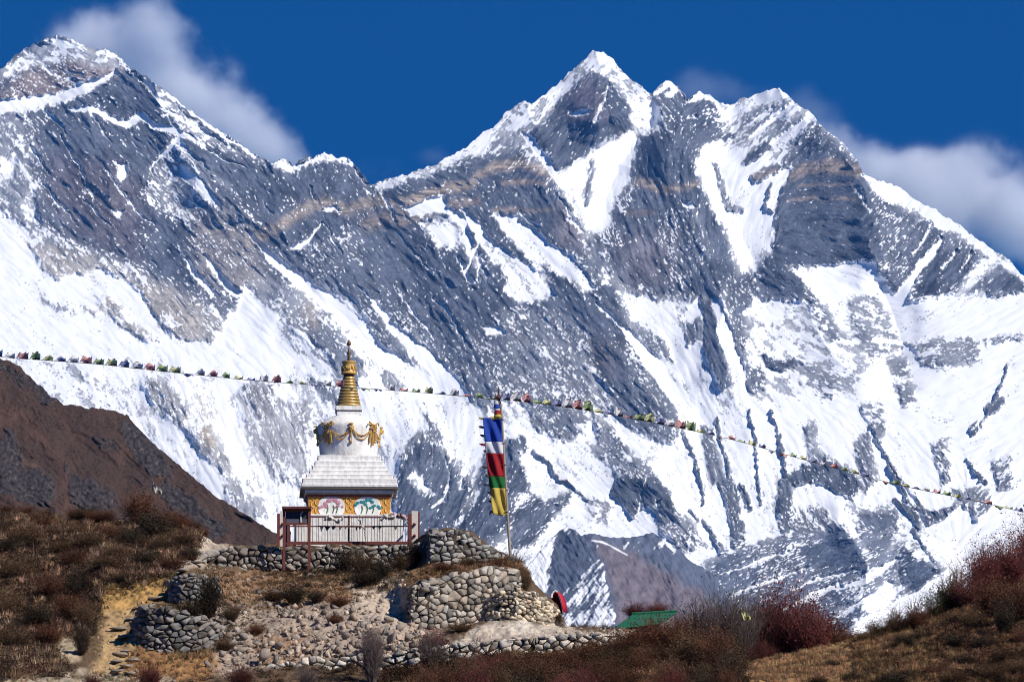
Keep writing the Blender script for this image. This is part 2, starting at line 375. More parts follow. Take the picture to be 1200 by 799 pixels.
 P(.6,8,(40,350),(80,350),(100,365),(70,372)), P(.55,5,(95,360),(118,362),(112,372)),
 P(.97,5,(288,330),(300,350),(322,365),(330,390),(350,420),(330,435),(285,430),(262,420),(270,390)),
 P(.4,6,(225,310),(255,330),(275,360),(262,352),(238,335)), L(.85,1.5,(218,305,2),(230,322,4),(250,348,3)), L(.85,1.5,(240,300,2),(262,330,5),(280,345,5)),
 P(.45,12,(290,300),(340,335),(400,385),(420,420),(400,440),(350,390),(310,350)),
 P(.25,6,(300,278),(320,300),(340,330),(318,330),(298,310)),
 P(.3,6,(355,375),(385,390),(425,425),(420,450),(395,425),(365,395)),
 P(.22,6,(405,300),(450,345),(480,380),(500,420),(470,395),(440,370),(400,335)),
 P(.34,8,(415,345),(450,375),(490,425),(460,415),(430,385)),
 L(.97,2,(290,270,2),(306,290,3),(320,304,6),(350,328,7),(384,352,8),(415,380,10),(445,415,11),(480,440,12),(520,466,12)),
 L(.96,2,(436,350,3),(455,378,5),(480,402,7),(505,424,8),(530,450,9),(545,465,7)), L(.8,1.5,(420,335,1.5),(455,372,2)), L(.8,1.2,(462,335,1),(490,372,2),(510,398,1.5)),
 L(.75,1.2,(505,348,1.5),(520,356,2),(545,400,1.5)),
 # below the prayer-flag line, left
 P(.76,14,(20,420),(150,425),(300,445),(400,455),(440,470),(450,560),(440,640),(330,660),(250,600),(150,500)),
 P(.42,7,(170,440),(200,448),(220,480),(215,500),(190,490),(175,465)), P(.42,7,(215,500),(240,502),(270,540),(262,560),(235,535)), P(.5,10,(270,445),(320,450),(350,520),(330,540),(290,490)),
 P(.45,7,(330,470),(360,470),(370,520),(345,510)), P(.55,8,(80,430),(115,432),(110,455),(85,450)), P(.5,10,(250,560),(300,570),(310,610),(275,600)),
 P(.92,5,(255,440),(290,450),(262,470),(240,465)), P(.93,6,(262,490),(285,510),(290,545),(270,540)), P(.9,6,(225,535),(262,555),(260,585),(235,565)),
 P(.45,6,(440,420),(470,450),(500,500),(490,520),(460,480)), P(.86,8,(430,455),(520,462),(560,480),(560,545),(540,540),(505,500),(475,520),(450,500)),
 P(.35,5,(490,470),(500,470),(520,520),(505,515)),
 P(.13,8,(470,540),(486,520),(500,512),(520,530),(540,560),(560,570),(575,525),(600,520),(612,560),(600,620),(560,650),(500,640),(470,610),(462,570)),
 P(.85,5,(478,560),(488,552),(505,570),(512,580),(490,576)), P(.85,3,(535,565),(542,560),(545,572),(538,576)), L(.7,1.5,(528,560,1.5),(520,585,3),(508,594,2)), L(.5,3,(560,575,4),(545,600,4),(530,620,3)),
 L(.6,1.5,(506,520,1),(508,545,1.5)), L(.6,1.5,(520,530,1),(526,555,1.5)),
 P(.9,5,(610,530),(650,560),(690,570),(680,600),(640,590),(622,560)),
 P(.2,4,(600,600),(625,580),(645,590),(650,600),(640,620),(620,640),(600,640)), P(.3,5,(640,585),(668,578),(670,590),(650,604)),
 # lower right rock
 P(.30,8,(820,668),(850,645),(880,640),(930,628),(985,610),(1005,640),(1024,660),(1062,640),(1106,668),(1070,692),(1010,725),(990,760),(820,760)),
 P(.05,4,(944,646),(968,630),(985,618),(1010,650),(1005,664),(970,664),(948,660)), P(.05,3,(1056,650),(1066,645),(1104,668),(1085,684),(1062,690),(1056,672)),
 P(.4,6,(1000,660),(1060,640),(1065,700),(1015,730),(985,715)), P(.85,3,(1010,706),(1040,680),(1058,686),(1050,700),(1020,718)), P(.55,3,(1052,655),(1060,690),(1066,700),(1050,690)),
 P(.16,5,(915,566),(940,545),(960,530),(1000,552),(1012,570),(1000,584),(975,575),(955,565),(930,570)),
 P(.22,4,(915,565),(928,572),(930,600),(920,634),(912,600)), P(.4,5,(925,600),(950,590),(975,600),(960,640),(930,640)), P(.22,4,(1010,600),(1050,600),(1052,618),(1025,625),(1012,620)), P(.35,5,(1005,620),(1050,625),(1040,655),(1020,650)),
 P(.9,4,(930,570),(955,562),(990,585),(985,612),(960,590),(935,588)),
 L(.3,2,(1050,585,3),(1068,600,5),(1078,618,4)), P(.2,4,(1082,604),(1090,598),(1125,590),(1108,608),(1090,618)), P(.35,5,(1120,575),(1155,580),(1156,600),(1145,618),(1135,595)), L(.4,1.5,(1070,620,2),(1100,665,2)),
 P(.9,5,(1080,618),(1100,612),(1125,598),(1145,610),(1148,640),(1110,662),(1090,640)), P(.7,5,(1056,625),(1075,640),(1098,662),(1075,655)),
 P(.96,4,(985,740),(1040,708),(1075,690),(1108,672),(1140,660),(1200,640),(1420,640),(1420,770),(980,770)),
 # closer look at the middle and lower face
 P(.40,8,(588,362),(640,356),(690,385),(694,468),(650,480),(600,462)), P(.30,8,(534,402),(600,395),(600,456),(556,460)),
 P(.78,4,(567,279),(600,297),(630,321),(651,345),(642,352),(606,354),(590,338),(600,325),(580,300)), L(.97,1.5,(573,282,1.5),(600,320,2.5),(624,354,2)),
 P(.84,4,(576,252),(600,252),(640,282),(664,300),(699,338),(688,343),(654,314),(612,293),(588,270)),
 L(.95,1.5,(699,356,2),(730,382,3),(760,415,4),(780,435,5)), L(.9,1.3,(655,232,1.2),(668,252,1.8),(682,272,2)),
 P(.30,5,(167,447),(190,446),(205,460),(217,480),(214,490),(196,484),(180,468)), P(.32,5,(230,502),(246,502),(256,520),(268,540),(258,545),(240,530)), P(.5,7,(280,483),(330,478),(366,520),(360,575),(320,560)), P(.35,5,(286,450),(318,452),(322,488),(300,490)),
 P(.95,5,(252,496),(276,500),(290,540),(272,542)), P(.95,5,(318,400),(345,430),(330,446),(262,440),(250,425)), P(.4,5,(362,440),(392,452),(404,475),(380,470)),
 P(.38,5,(700,498),(722,500),(737,530),(720,533),(704,520)), P(.36,6,(617,467),(670,470),(678,512),(650,517),(624,500)), L(.25,1.2,(626,526,1),(640,540,1.5),(656,560,2)), L(.3,1.2,(656,560,1.5),(690,585,1)),
 P(.35,4,(873,427),(893,430),(898,455),(884,463),(874,450)), P(.55,5,(927,430),(960,430),(985,455),(975,467),(940,455)), L(.15,1.2,(1134,538,1),(1143,552,1.5),(1153,566,2)), P(.42,6,(1113,572),(1150,570),(1168,590),(1160,600),(1130,596)),
 L(.2,1.2,(1040,545,1),(1056,565,1.5),(1066,590,2.5),(1076,610,2)), L(.3,1.2,(1066,590,1.5),(1086,600,2)), P(.3,4,(843,560),(860,562),(868,600),(874,640),(862,640),(852,600)),
 L(.85,1.4,(70,160,1),(96,200,1.4),(110,235,1)), L(.8,1.4,(120,190,1),(135,215,1.4),(150,240,1)), L(.85,1.4,(145,225,1),(160,248,1.8),(180,262,1.4)), L(.8,1.4,(50,215,1),(70,240,1.6),(90,262,1)), L(.85,1.4,(100,235,1),(130,265,1.4)),
 P(.9,3,(136,190),(148,190),(152,200),(142,216),(136,208)), P(.9,3,(132,246),(146,248),(142,258)), L(.85,1.4,(104,130,1.2),(118,150,1.4),(130,166,1)), L(.8,1.4,(35,170,1),(50,190,1.5),(58,205,1)), P(.8,5,(2,190),(18,182),(14,208),(0,214)), P(.75,5,(24,238),(36,226),(46,262),(30,256)),
 L(.85,1.3,(238,172,1.2),(262,186,2),(290,196,1.2)), L(.9,1.3,(180,120,1),(215,140,2),(250,160,1.4)), L(.9,1.3,(200,112,1),(240,142,2),(300,184,1.6)), L(.25,1.3,(205,120,1),(245,152,1.4),(290,182,1)),
 L(.8,2,(845,672,2),(880,660,3),(925,645,2)), L(.75,2,(850,700,2),(900,682,3.5),(945,664,2)), L(.85,2,(905,722,2),(945,702,5),(985,684,3)), L(.8,2,(930,690,2),(975,672,3),(1005,668,2)), L(.85,2,(985,690,2),(1020,676,4),(1050,655,3)), L(.8,2,(965,735,2),(1000,712,4),(1020,700,3)),
 P(.45,6,(1000,520),(1020,505),(1030,560),(1015,585)), P(.4,6,(1090,520),(1110,515),(1120,560),(1105,570)), P(.45,5,(1160,540),(1185,530),(1190,570),(1170,575)), P(.5,5,(940,500),(955,495),(962,540),(948,545)), L(.25,1.3,(905,480,1),(915,520,2),(922,560,2)), L(.3,1.3,(1180,430,1),(1170,460,2),(1150,500,1.5)),
 P(.4,6,(760,590),(800,600),(830,640),(800,650),(775,625)), P(.45,6,(690,520),(760,540),(770,560),(720,560)), P(.4,5,(820,500),(838,500),(848,560),(835,570)), P(.45,6,(1040,420),(1062,420),(1075,470),(1055,480)), L(.3,1.2,(800,500,1),(815,540,2),(825,590,1.5)),
]
# bare-rock colour (linear), over a blue-grey ground
ROCK0 = (.092,.103,.130)
TONE = [
 P((.185,.140,.128),10,(-220,170),(0,112),(30,84),(75,70),(145,80),(110,100),(60,110),(0,126)),
 P((.125,.112,.125),24,(60,190),(130,190),(170,220),(160,300),(110,285),(60,240)),
 P((.20,.185,.18),16,(225,250),(262,240),(300,270),(310,330),(290,345),(240,330),(225,290)),
 L((.245,.21,.18),5,(290,285,6),(330,264,6),(365,240,7),(385,238,7),(405,246,7),(430,240,7),(452,232,5)),
 L((.31,.255,.21),4,(450,240,3),(480,234,6),(520,222,6),(555,216,5)), L((.31,.255,.21),4,(556,208,3),(580,196,5),(605,192,6),(640,200,6),(660,214,3)),
 L((.22,.185,.165),4,(470,262,5),(520,240,6),(560,236,4)), L((.24,.195,.17),3,(590,214,3),(640,214,3)), L((.22,.185,.165),3,(580,246,3),(650,246,2)),
 L((.18,.155,.14),8,(430,262,8),(470,250,5)),
 P((.135,.122,.145),14,(660,100),(700,95),(710,140),(670,150)), P((.145,.138,.155),24,(720,280),(790,270),(800,330),(740,345)),
 P((.15,.135,.15),14,(655,240),(690,260),(690,295),(650,290)), P((.16,.148,.155),14,(688,395),(720,405),(715,440),(700,430)),
 L((.25,.21,.18),4,(730,214,4),(760,214,5),(780,224,4),(815,216,4)), L((.16,.14,.14),3,(735,250,3),(765,250,3)),
 L((.265,.22,.19),4,(926,208,3),(945,198,7),(975,194,8),(1004,200,8)), L((.22,.185,.165),4,(870,206,5),(915,202,4)), L((.22,.185,.17),2,(935,218,1.5),(998,216,1.5)), L((.24,.20,.18),2,(922,234,1.5),(1000,232,2)),
 P((.27,.24,.21),10,(30,280),(110,300),(230,350),(270,390),(200,410),(120,380),(40,320)),
 P((.27,.262,.262),20,(100,420),(350,450),(400,560),(300,600),(200,520)), L((.30,.25,.19),6,(236,470,6),(246,520,6)), P((.26,.22,.18),10,(358,340),(375,350),(370,385),(358,370)),
 P((.098,.116,.158),20,(820,640),(1000,610),(1100,660),(1000,740),(820,740)),
]
FLOW = [(60,60,15,60),(150,110,35,60),(60,220,55,110),(250,140,38,50),(250,260,50,70),(350,230,60,70),(350,350,42,90),(500,240,20,60),(500,330,55,90),
 (600,160,140,50),(680,100,140,50),(740,110,45,50),(600,300,48,80),(700,200,125,60),(780,250,60,80),(760,420,50,100),(650,430,50,80),(860,160,140,60),(930,150,135,60),
 (860,240,110,60),(960,250,0,50),(1100,280,125,90),(990,340,30,60),(930,420,25,80),(1100,420,170,90),(850,420,75,60),(850,560,65,90),(700,560,35,80),(520,580,115,80),(460,480,65,60),
 (250,360,45,60),(200,480,60,100),(350,520,75,80),(620,620,140,60),(900,690,158,90),(1040,690,150,70),(960,560,60,60),(1080,560,55,80),(1200,560,140,90),(60,340,30,90)]
DEEP = [ # relief lines: ridge (-) or gully (+), metres
 (-420,60,[(65,42),(160,85),(240,190),(300,275)]),(-260,50,[(100,115),(130,250)]),(110,40,[(205,150),(200,330)]),(-200,45,[(318,190),(330,270)]),
 (350,70,[(436,216),(440,260),(520,400)]),(260,60,[(300,285),(400,365),(520,465)]),(-300,60,[(612,120),(650,205),(700,290)]),(-500,70,[(695,59),(700,130)]),
 (-500,60,[(700,140),(760,110),(786,165)]),(350,50,[(765,150),(720,190),(695,280)]),(-350,70,[(800,180),(840,320),(850,440)]),(300,60,[(860,160),(840,200),(880,310)]),
 (-450,60,[(912,103),(1000,200),(1030,310)]),(300,50,[(1036,340),(1060,420)]),(-200,50,[(905,310),(975,400),(1010,450)]),(-300,60,[(680,340),(780,480)]),(250,50,[(740,390),(830,500)]),
 (-300,45,[(985,612),(1020,665),(1000,735)]),(-250,40,[(1062,640),(1106,668)]),(-300,50,[(745,548),(795,604)]),(-250,50,[(490,515),(480,640)]),(-250,50,[(600,520),(560,640)]),
 (-160,40,[(208,168),(262,245)]),(-250,60,[(210,470),(280,600)]),(-200,50,[(330,365),(420,440)]),
]

def mountain_maps(X, Y):
    """snow cover, rock colour and relief over the face; X, Y in survey units"""
    wx = X + 2.6 * fbm(X / 26, Y / 26, 11, 3) + 2.0 * fbm(X / 6, Y / 6, 13, 2)
    wy = Y + 2.6 * fbm(X / 26, Y / 26, 21, 3) + 2.0 * fbm(X / 6, Y / 6, 23, 2)
    C = np.full(X.shape, .70, np.float32)
    for kind, v, f, pts in SNOW:
        m = polymask(wx, wy, pts, f * 1.1) if kind == 'p' else linemask(wx, wy, pts, f)
        C += (v - C) * m
    T = np.empty(X.shape + (3,), np.float32); T[:] = ROCK0
    for kind, v, f, pts in TONE:
        m = polymask(wx, wy, pts, f) if kind == 'p' else linemask(wx, wy, pts, f)
        T += (np.array(v, np.float32) - T) * m[..., None]
    # flow direction of gullies and strata
    c2 = np.zeros(X.shape, np.float32); s2 = c2.copy()
    for x, y, a, r in FLOW:
        w = np.exp(-(((X - x) ** 2 + (Y - y) ** 2) / (r * r))) + 1e-6
        c2 += w * math.cos(2 * math.radians(a)); s2 += w * math.sin(2 * math.radians(a))
    n = np.sqrt(c2 * c2 + s2 * s2) + 1e-9; c2 /= n; s2 /= n
    K = 8
    big = 0; mid = 0; fin = 0; fil2 = 0; W2 = 0
    vx = X + 1.6 * fbm(X / 14, Y / 14, 51, 2); vy = Y + 1.6 * fbm(X / 14, Y / 14, 53, 2)
    for k in range(K):
        a = math.pi * k / K
        w = np.clip((c2 * math.cos(2 * a) + s2 * math.sin(2 * a)), 0, 1) ** 6
        if w.max() <= 0: continue
        s = vx * math.cos(a) + vy * math.sin(a); t = -vx * math.sin(a) + vy * math.cos(a)
        big = big + w * perlin(s / 70, t / 24, 40 + k)
        mid = mid + w * perlin(s / 26, t / 6.5, 60 + k)
        fin = fin + w * perlin(s / 9, t / 2.3, 80 + k)
        fil2 = fil2 + w * (1 - 2.6 * np.abs(perlin(s / 60, t / 10, 130 + k)))
        W2 = W2 + w * w
    W2 = np.sqrt(W2); big = big / W2; mid = mid / W2; fin = fin / W2
    iso = perlin(vx / 2.6, vy / 2.6, 5); iso2 = perlin(vx / 7, vy / 7, 6); lump = fbm(X / 30, Y / 30, 7, 2)
    patch = perlin(X / 18, Y / 18, 9)
    mixd = np.clip(1 - np.abs(C - .6) / .32, 0, 1)                # half-covered ground: ribs and flutes along the fall line
    qa = .36 * big + .46 * mid + .80 * fin + .55 * iso + .30 * iso2 + .24 * lump
    qb = .50 * big + .85 * mid + .42 * fin + .26 * iso + .62 * iso2 + .50 * lump
    q = qa / qa.std() * (1 - mixd) + qb / qb.std() * mixd
    q = q * (.85 + .4 * patch)                                   # speckled places and clean places
    q = .56 + .25 * q
    Cc = .5 + (C - .5) * 1.15
    Cc = Cc - mixd * (.12 * fil2 + .14 * np.abs(big))
    snow = sstep(-.08, .08, Cc - q)
    dash = perlin(vx / 1.9, vy / 1.9, 111) * .35 + fin * 1.0 + .22 * mid + .15 * iso2      # snow caught on ledges, rock teeth in snow
    snow = np.maximum(snow, sstep(.0, .16, dash - (.86 - 1.3 * np.minimum(C, .3))) * sstep(.0, .06, C) * (1 - .35 * mixd))
    snow = snow * (1 - sstep(.0, .12, -dash - .82 - 5 * np.maximum(C - .84, 0)))
    dust = sstep(.12, .8, C) * np.clip(.45 + .5 * mid + .4 * lump + .3 * iso2, 0, 1)       # a powdering that greys the rock
    snow = snow + (1 - snow) * .5 * dust
    depth = np.zeros(X.shape, np.float32)
    ux = X + 12 * fbm(X / 50, Y / 50, 31, 2); uy = Y + 12 * fbm(X / 50, Y / 50, 33, 2)
    for h, w, pts in DEEP:
        m = linemask(ux, uy, [(x, y, 0.) for x, y in pts], w)
        depth += .75 * h * m
    rk = 1 - snow
    rough = .16 + .84 * sstep(.85, .45, C)
    depth += 8 * lump - 32 * np.abs(big) * rough + (12 * mid + 5 * fin + 2.6 * iso * rk) * rough - 6 * rk * (.4 + .6 * rough)
    depth += 5 * fil2 * (1 - rough)
    rock_z = sstep(.75, .3, C)                                     # buttresses and ribs of the bare faces
    depth += -46 * rock_z * np.abs(perlin(vx / 62 + 3, vy / 34, 161)) - 26 * rock_z * (1 - 2.2 * np.abs(big)) - 10 * rock_z * fil2
    # strata: thin level bands in the rock, strongest about the tan belts
    tan_ = np.clip((T[..., 0] - T[..., 2]) * 12, 0, 1)
    st = perlin(X / 90, (Y + 6 * fbm(X / 60, Y / 60, 117, 2)) / 2.6, 119)
    T *= (1 + (.10 + .55 * tan_) * st + .24 * fin * (1 - tan_) + .18 * iso - .34 * sstep(.1, .7, mid) + .30 * big + .2 * lump)[..., None].clip(.45, 1.7)
    return C, snow, T, depth, q
# ---------------------------------------------------------------- the snow wall, built at its own distance (15 - 22 km)
def rock_snow_mat(name):
    m = bpy.data.materials.new(name); m.use_nodes = True; n = m.node_tree; b = n.nodes['Principled BSDF']
    a = n.nodes.new('ShaderNodeAttribute'); a.attribute_name = 'col'
    n.links.new(a.outputs['Color'], b.inputs['Base Color']); b.inputs['Roughness'].default_value = .85; b.inputs['Specular IOR Level'].default_value = .1
    return m
def sheet(name, PX, PY, D, col, m):
    V = at_np(PX, PY, D).reshape(-1, 3)
    nv, nu = PX.shape
    me = np_mesh(name, V, grid_faces(nu, nv)[:, ::-1], col.reshape(-1, 3), smooth=True)
    return tag(link(name, me, m), kind='structure')
SNOWC = np.array((.86, .87, .89), np.float32)
def build_mountain():
    px = np.concatenate([np.arange(-220, 0, 3.), np.arange(0, 1200, .85), np.arange(1200, 1421, 3.)]).astype(np.float32)
    t = np.linspace(0, 1, 800, dtype=np.float32)
    sx, sy = zip(*SKYLINE)
    jx = fbm(px / 6, px * 0 + 3.3, 71, 4) * 2.6 + fbm(px / 26, px * 0 + 1.3, 75, 2) * 2.2
    top = (np.interp(px, sx, sy) + jx).astype(np.float32)
    PX = np.repeat(px[None], len(t), 0); PY = top[None] + (775 - top[None]) * t[:, None]
    Cv, snow, T, dep, q = mountain_maps(PX, PY)
    D = 15000 + (775 - PY) / 700 * 5600 + dep
    tex = 1 + .22 * perlin(PX / 4, PY / 4, 91) + .25 * fbm(PX / 20, PY / 20, 92, 3)
    rock = T * np.clip(tex, .45, 1.6)[..., None]
    col = rock * (1 - snow[..., None]) + SNOWC * (.97 + .03 * perlin(PX / 15, PY / 15, 95))[..., None] * snow[..., None]
    # back of the range: drops away behind the skyline
    nb = 14
    bx = np.repeat(px[None], nb, 0)
    k = np.linspace(1, 0, nb)[:, None].astype(np.float32)
    V0 = at_np(PX[0], PY[0], D[0])
    back = np.repeat(V0[None], nb, 0).copy()
    back[..., 1] += k * 1500; back[..., 2] -= k * (V0[None, :, 2] - 200) * (1.0 + .0 * k)
    back[:-1, :, 1] += 40 * fbm(bx[:-1] / 30, k[:-1] * 7 + 0 * bx[:-1], 97, 3)
    back = back[:-1]
    V = np.concatenate([back, at_np(PX, PY, D)], 0)
    col = np.concatenate([np.repeat(col[:1], nb - 1, 0), col], 0)
    nv, nu = V.shape[:2]
    me = np_mesh('mountain', V.reshape(-1, 3), grid_faces(nu, nv)[:, ::-1], col.reshape(-1, 3), smooth=True)
    tag(link('mountain', me, rock_snow_mat('rock and snow')), kind='structure')
build_mountain()

def build_ridge():
    """dark streaked ridge below the face, about 11 km off"""
    sk = [(520,800),(560,728),(585,700),(600,682),(618,664),(632,646),(644,634),(655,622),(664,617),(674,620),(681,628),(690,624),(699,626),(708,628),(722,630),
          (738,629),(752,627),(764,624),(773,627),(782,640),(789,646),(797,643),(806,656),(818,662),(830,668),(842,682),(852,696),(868,720),(890,760),(910,800)]
    px = np.arange(520, 911, .8).astype(np.float32); t = np.linspace(0, 1, 260).astype(np.float32)
    top = (np.interp(px, *zip(*sk)) + 1.6 * fbm(px / 7, px * 0 + .7, 121, 3)).astype(np.float32)
    PX = np.repeat(px[None], len(t), 0); PY = top[None] + (815 - top[None]) * t[:, None]
    wx = PX + 5 * fbm(PX / 22, PY / 22, 131, 3); wy = PY + 5 * fbm(PX / 22, PY / 22, 133, 3)
    # spur lines: depth goes nearer on the spur crest
    # the spur's crest runs from (690,630) down to (720,735): shaded flank to its left, brown sunny flank to its right
    sx = np.interp(PY, [615, 632, 700, 760, 815], [694, 696, 716, 722, 730]).astype(np.float32)
    dx = PX - sx + 5 * fbm(PX / 14, PY / 14, 135, 2)
    D = 10500 + (780 - PY) / 170 * 1500 + 5 * np.abs(dx) * np.where(dx < 0, .35, 1.)
    d2 = np.abs(PX - np.interp(PY, [615, 700, 815], [775, 800, 850])); D += -120 * np.exp(-(d2 / 22) ** 2)
    s0 = PX * math.cos(R(60)) + PY * math.sin(R(60)); t0 = -PX * math.sin(R(60)) + PY * math.cos(R(60))
    D += 26 * fbm(PX / 30, PY / 30, 137, 3) + 9 * (1 - np.abs(fbm(s0 / 26, t0 / 7, 139, 4))) * 1.6 + 4 * fbm(PX / 5, PY / 5, 138, 3)
    s = PX * math.cos(R(128)) + PY * math.sin(R(128)); t2 = -PX * math.sin(R(128)) + PY * math.cos(R(128))
    q = .5 * perlin(s / 40, t2 / 6.5, 141) + .35 * perlin(s / 16, t2 / 3.2, 142) + .2 * perlin(PX / 3, PY / 3, 143)
    Cc = .26 + 0 * PX
    for v, f, pts in [(.75, 14, [(560,720),(600,680),(650,618),(664,616),(690,640),(660,680),(610,720),(570,745)]),
                      (.08, 8, [(655,625),(680,628),(700,632),(690,660),(660,700),(630,740),(610,745),(640,690)]),
                      (.55, 6, [(690,655),(706,650),(718,690),(722,735),(640,745),(655,710),(680,680)]),
                      (.0, 3, [(700,634),(740,648),(770,668),(800,700),(820,745),(722,760),(720,700),(706,655)]),
                      (.30, 8, [(706,632),(770,628),(785,650),(770,662),(735,648)]), (.05, 6, [(790,650),(835,672),(850,730),(820,740),(800,700),(770,668)])]:
        m = polymask(wx, wy, pts, f); Cc = Cc + (v - Cc) * m
    snow = sstep(-.08, .08, Cc - (.52 + .55 * q))
    snow = np.maximum(snow, linemask(PX, PY, [(694, 633, .7), (706, 635, 1.1), (715, 639, .5), (722, 643, .9), (735, 650, .4)], .9))
    tex = np.clip(1 + .28 * fbm(PX / 9, PY / 9, 145, 4) + .25 * fbm(s0 / 16, t0 / 3, 146, 3), .45, 1.7)
    T = np.empty(PX.shape + (3,), np.float32); T[:] = (.100, .116, .158)  # bluish tint of distant haze is put into the rock colour
    m = polymask(wx, wy, [(698,634),(740,648),(775,668),(830,700),(880,760),(722,770),(722,700),(706,655)], 8)
    T += (np.array((.150, .126, .140), np.float32) - T) * m[..., None]
    col = T * tex[..., None]; col = col + (SNOWC - col) * snow[..., None]
    D[0] += 60
    PYb = PY.copy(); sheet('ridge', PX, PY, D, col, rock_snow_mat('streaked rock'))
build_ridge()

def build_hill():
    """bare brown hill on the left, 1.6 km off"""
    sk = [(-300,330),(-150,370),(-60,400),(0,419),(12,423),(25,431),(40,446),(60,464),(75,474),(100,477),(118,479),(135,482),(150,488),(165,504),(190,529),(220,554),(250,579),
          (280,598),(305,613),(325,626),(345,642),(380,670),(430,700)]
    px = np.arange(-300, 431, .9).astype(np.float32); t = np.linspace(0, 1, 300).astype(np.float32)
    top = (np.interp(px, *zip(*sk)) + 2.6 * fbm(px / 9, px * 0 + .2, 151, 5)).astype(np.float32)
    PX = np.repeat(px[None], len(t), 0); PY = top[None] + (720 - top[None]) * t[:, None] * 1.0
    D = 1450 + (720 - PY) / 300 * 420
    # gullies and outcrop steps run down to the right
    wx = PX + 8 * fbm(PX / 40, PY / 40, 161, 3); wy = PY + 8 * fbm(PX / 40, PY / 40, 163, 3)
    s = wx * .80 + wy * .60; t2 = -wx * .60 + wy * .80
    rid = 1 - np.abs(fbm(s / 90, t2 / 30, 165, 4)); D += -6 * rid + 5 * fbm(PX / 45, PY / 45, 166, 3)
    oc = 0 * PX
    for v, f, pts in [(1, 7, [(140,486),(165,505),(190,530),(200,560),(180,560),(160,530),(140,505)]), (.9, 8, [(0,495),(18,505),(28,540),(20,560),(0,550)]), (1, 9, [(0,545),(40,550),(60,565),(66,585),(45,590),(0,580)]),
                      (.7, 8, [(80,555),(130,565),(140,590),(128,612),(78,590)]), (.6, 6, [(105,505),(140,515),(150,535),(125,530),(105,520)]), (.8, 7, [(190,560),(235,590),(265,625),(250,640),(215,610),(190,585)]),
                      (.6, 5, [(0,420),(30,432),(70,470),(60,478),(30,455),(0,436)]), (.5, 6, [(60,535),(80,545),(78,560),(66,552)])]:
        m = polymask(wx, wy, pts, f); oc = np.maximum(oc, v * m)
    n2 = .5 * fbm(s / 26, t2 / 7, 167, 3) + .5 * fbm(PX / 5, PY / 5, 168, 2)
    rockm = sstep(-.12, .12, oc - .5 + .42 * n2)
    D += -1.5 * rockm * (1 + n2) + .5 * fbm(PX / 5, PY / 5, 169, 3)
    T = np.empty(PX.shape + (3,), np.float32); T[:] = (.074, .045, .036)
    g = np.clip(.5 + .6 * fbm(wx / 25, wy / 25, 171, 4), 0, 1)[..., None]
    T = T * (1 - g) + np.array((.058, .040, .034)) * g
    ch = linemask(wx, wy, [(-20, 470, 10), (40, 500, 9), (70, 540, 7), (78, 580, 6), (74, 620, 6)], 9)[..., None]
    T = T + (np.array((.095, .054, .041)) - T) * ch * .7
    ch = np.maximum(linemask(wx, wy, [(20, 530, 2), (50, 560, 2), (62, 600, 2)], 3), linemask(wx, wy, [(150, 520, 3), (180, 545, 3), (200, 575, 2), (235, 600, 2)], 3))[..., None]
    T = T + (np.array((.13, .085, .06)) - T) * ch * .6
    T = T * (1 - rockm[..., None]) + np.array((.048, .041, .042)) * rockm[..., None] * (1 + .8 * fbm(PX / 4, PY / 4, 173, 2))[..., None]
    scrub = sstep(.25, .7, perlin(PX / 2.6, PY / 2.2, 175) + .5 * fbm(PX / 18, PY / 18, 176, 2)) * (1 - rockm)
    T = np.clip(T * (1 + .30 * fbm(PX / 2.4, PY / 2.4, 174, 2) - .45 * scrub)[..., None], .01, 1)
    pale = sstep(.42, .6, perlin(s / 7, t2 / 2.2, 177) * oc + .25 * perlin(PX / 3, PY / 3, 178))[..., None]; T = T + (np.array((.17, .14, .12)) - T) * pale * .6
    D[0] += 8
    sheet('hill', PX, PY, D, T.astype(np.float32), rock_snow_mat('brown hillside'))
build_hill()
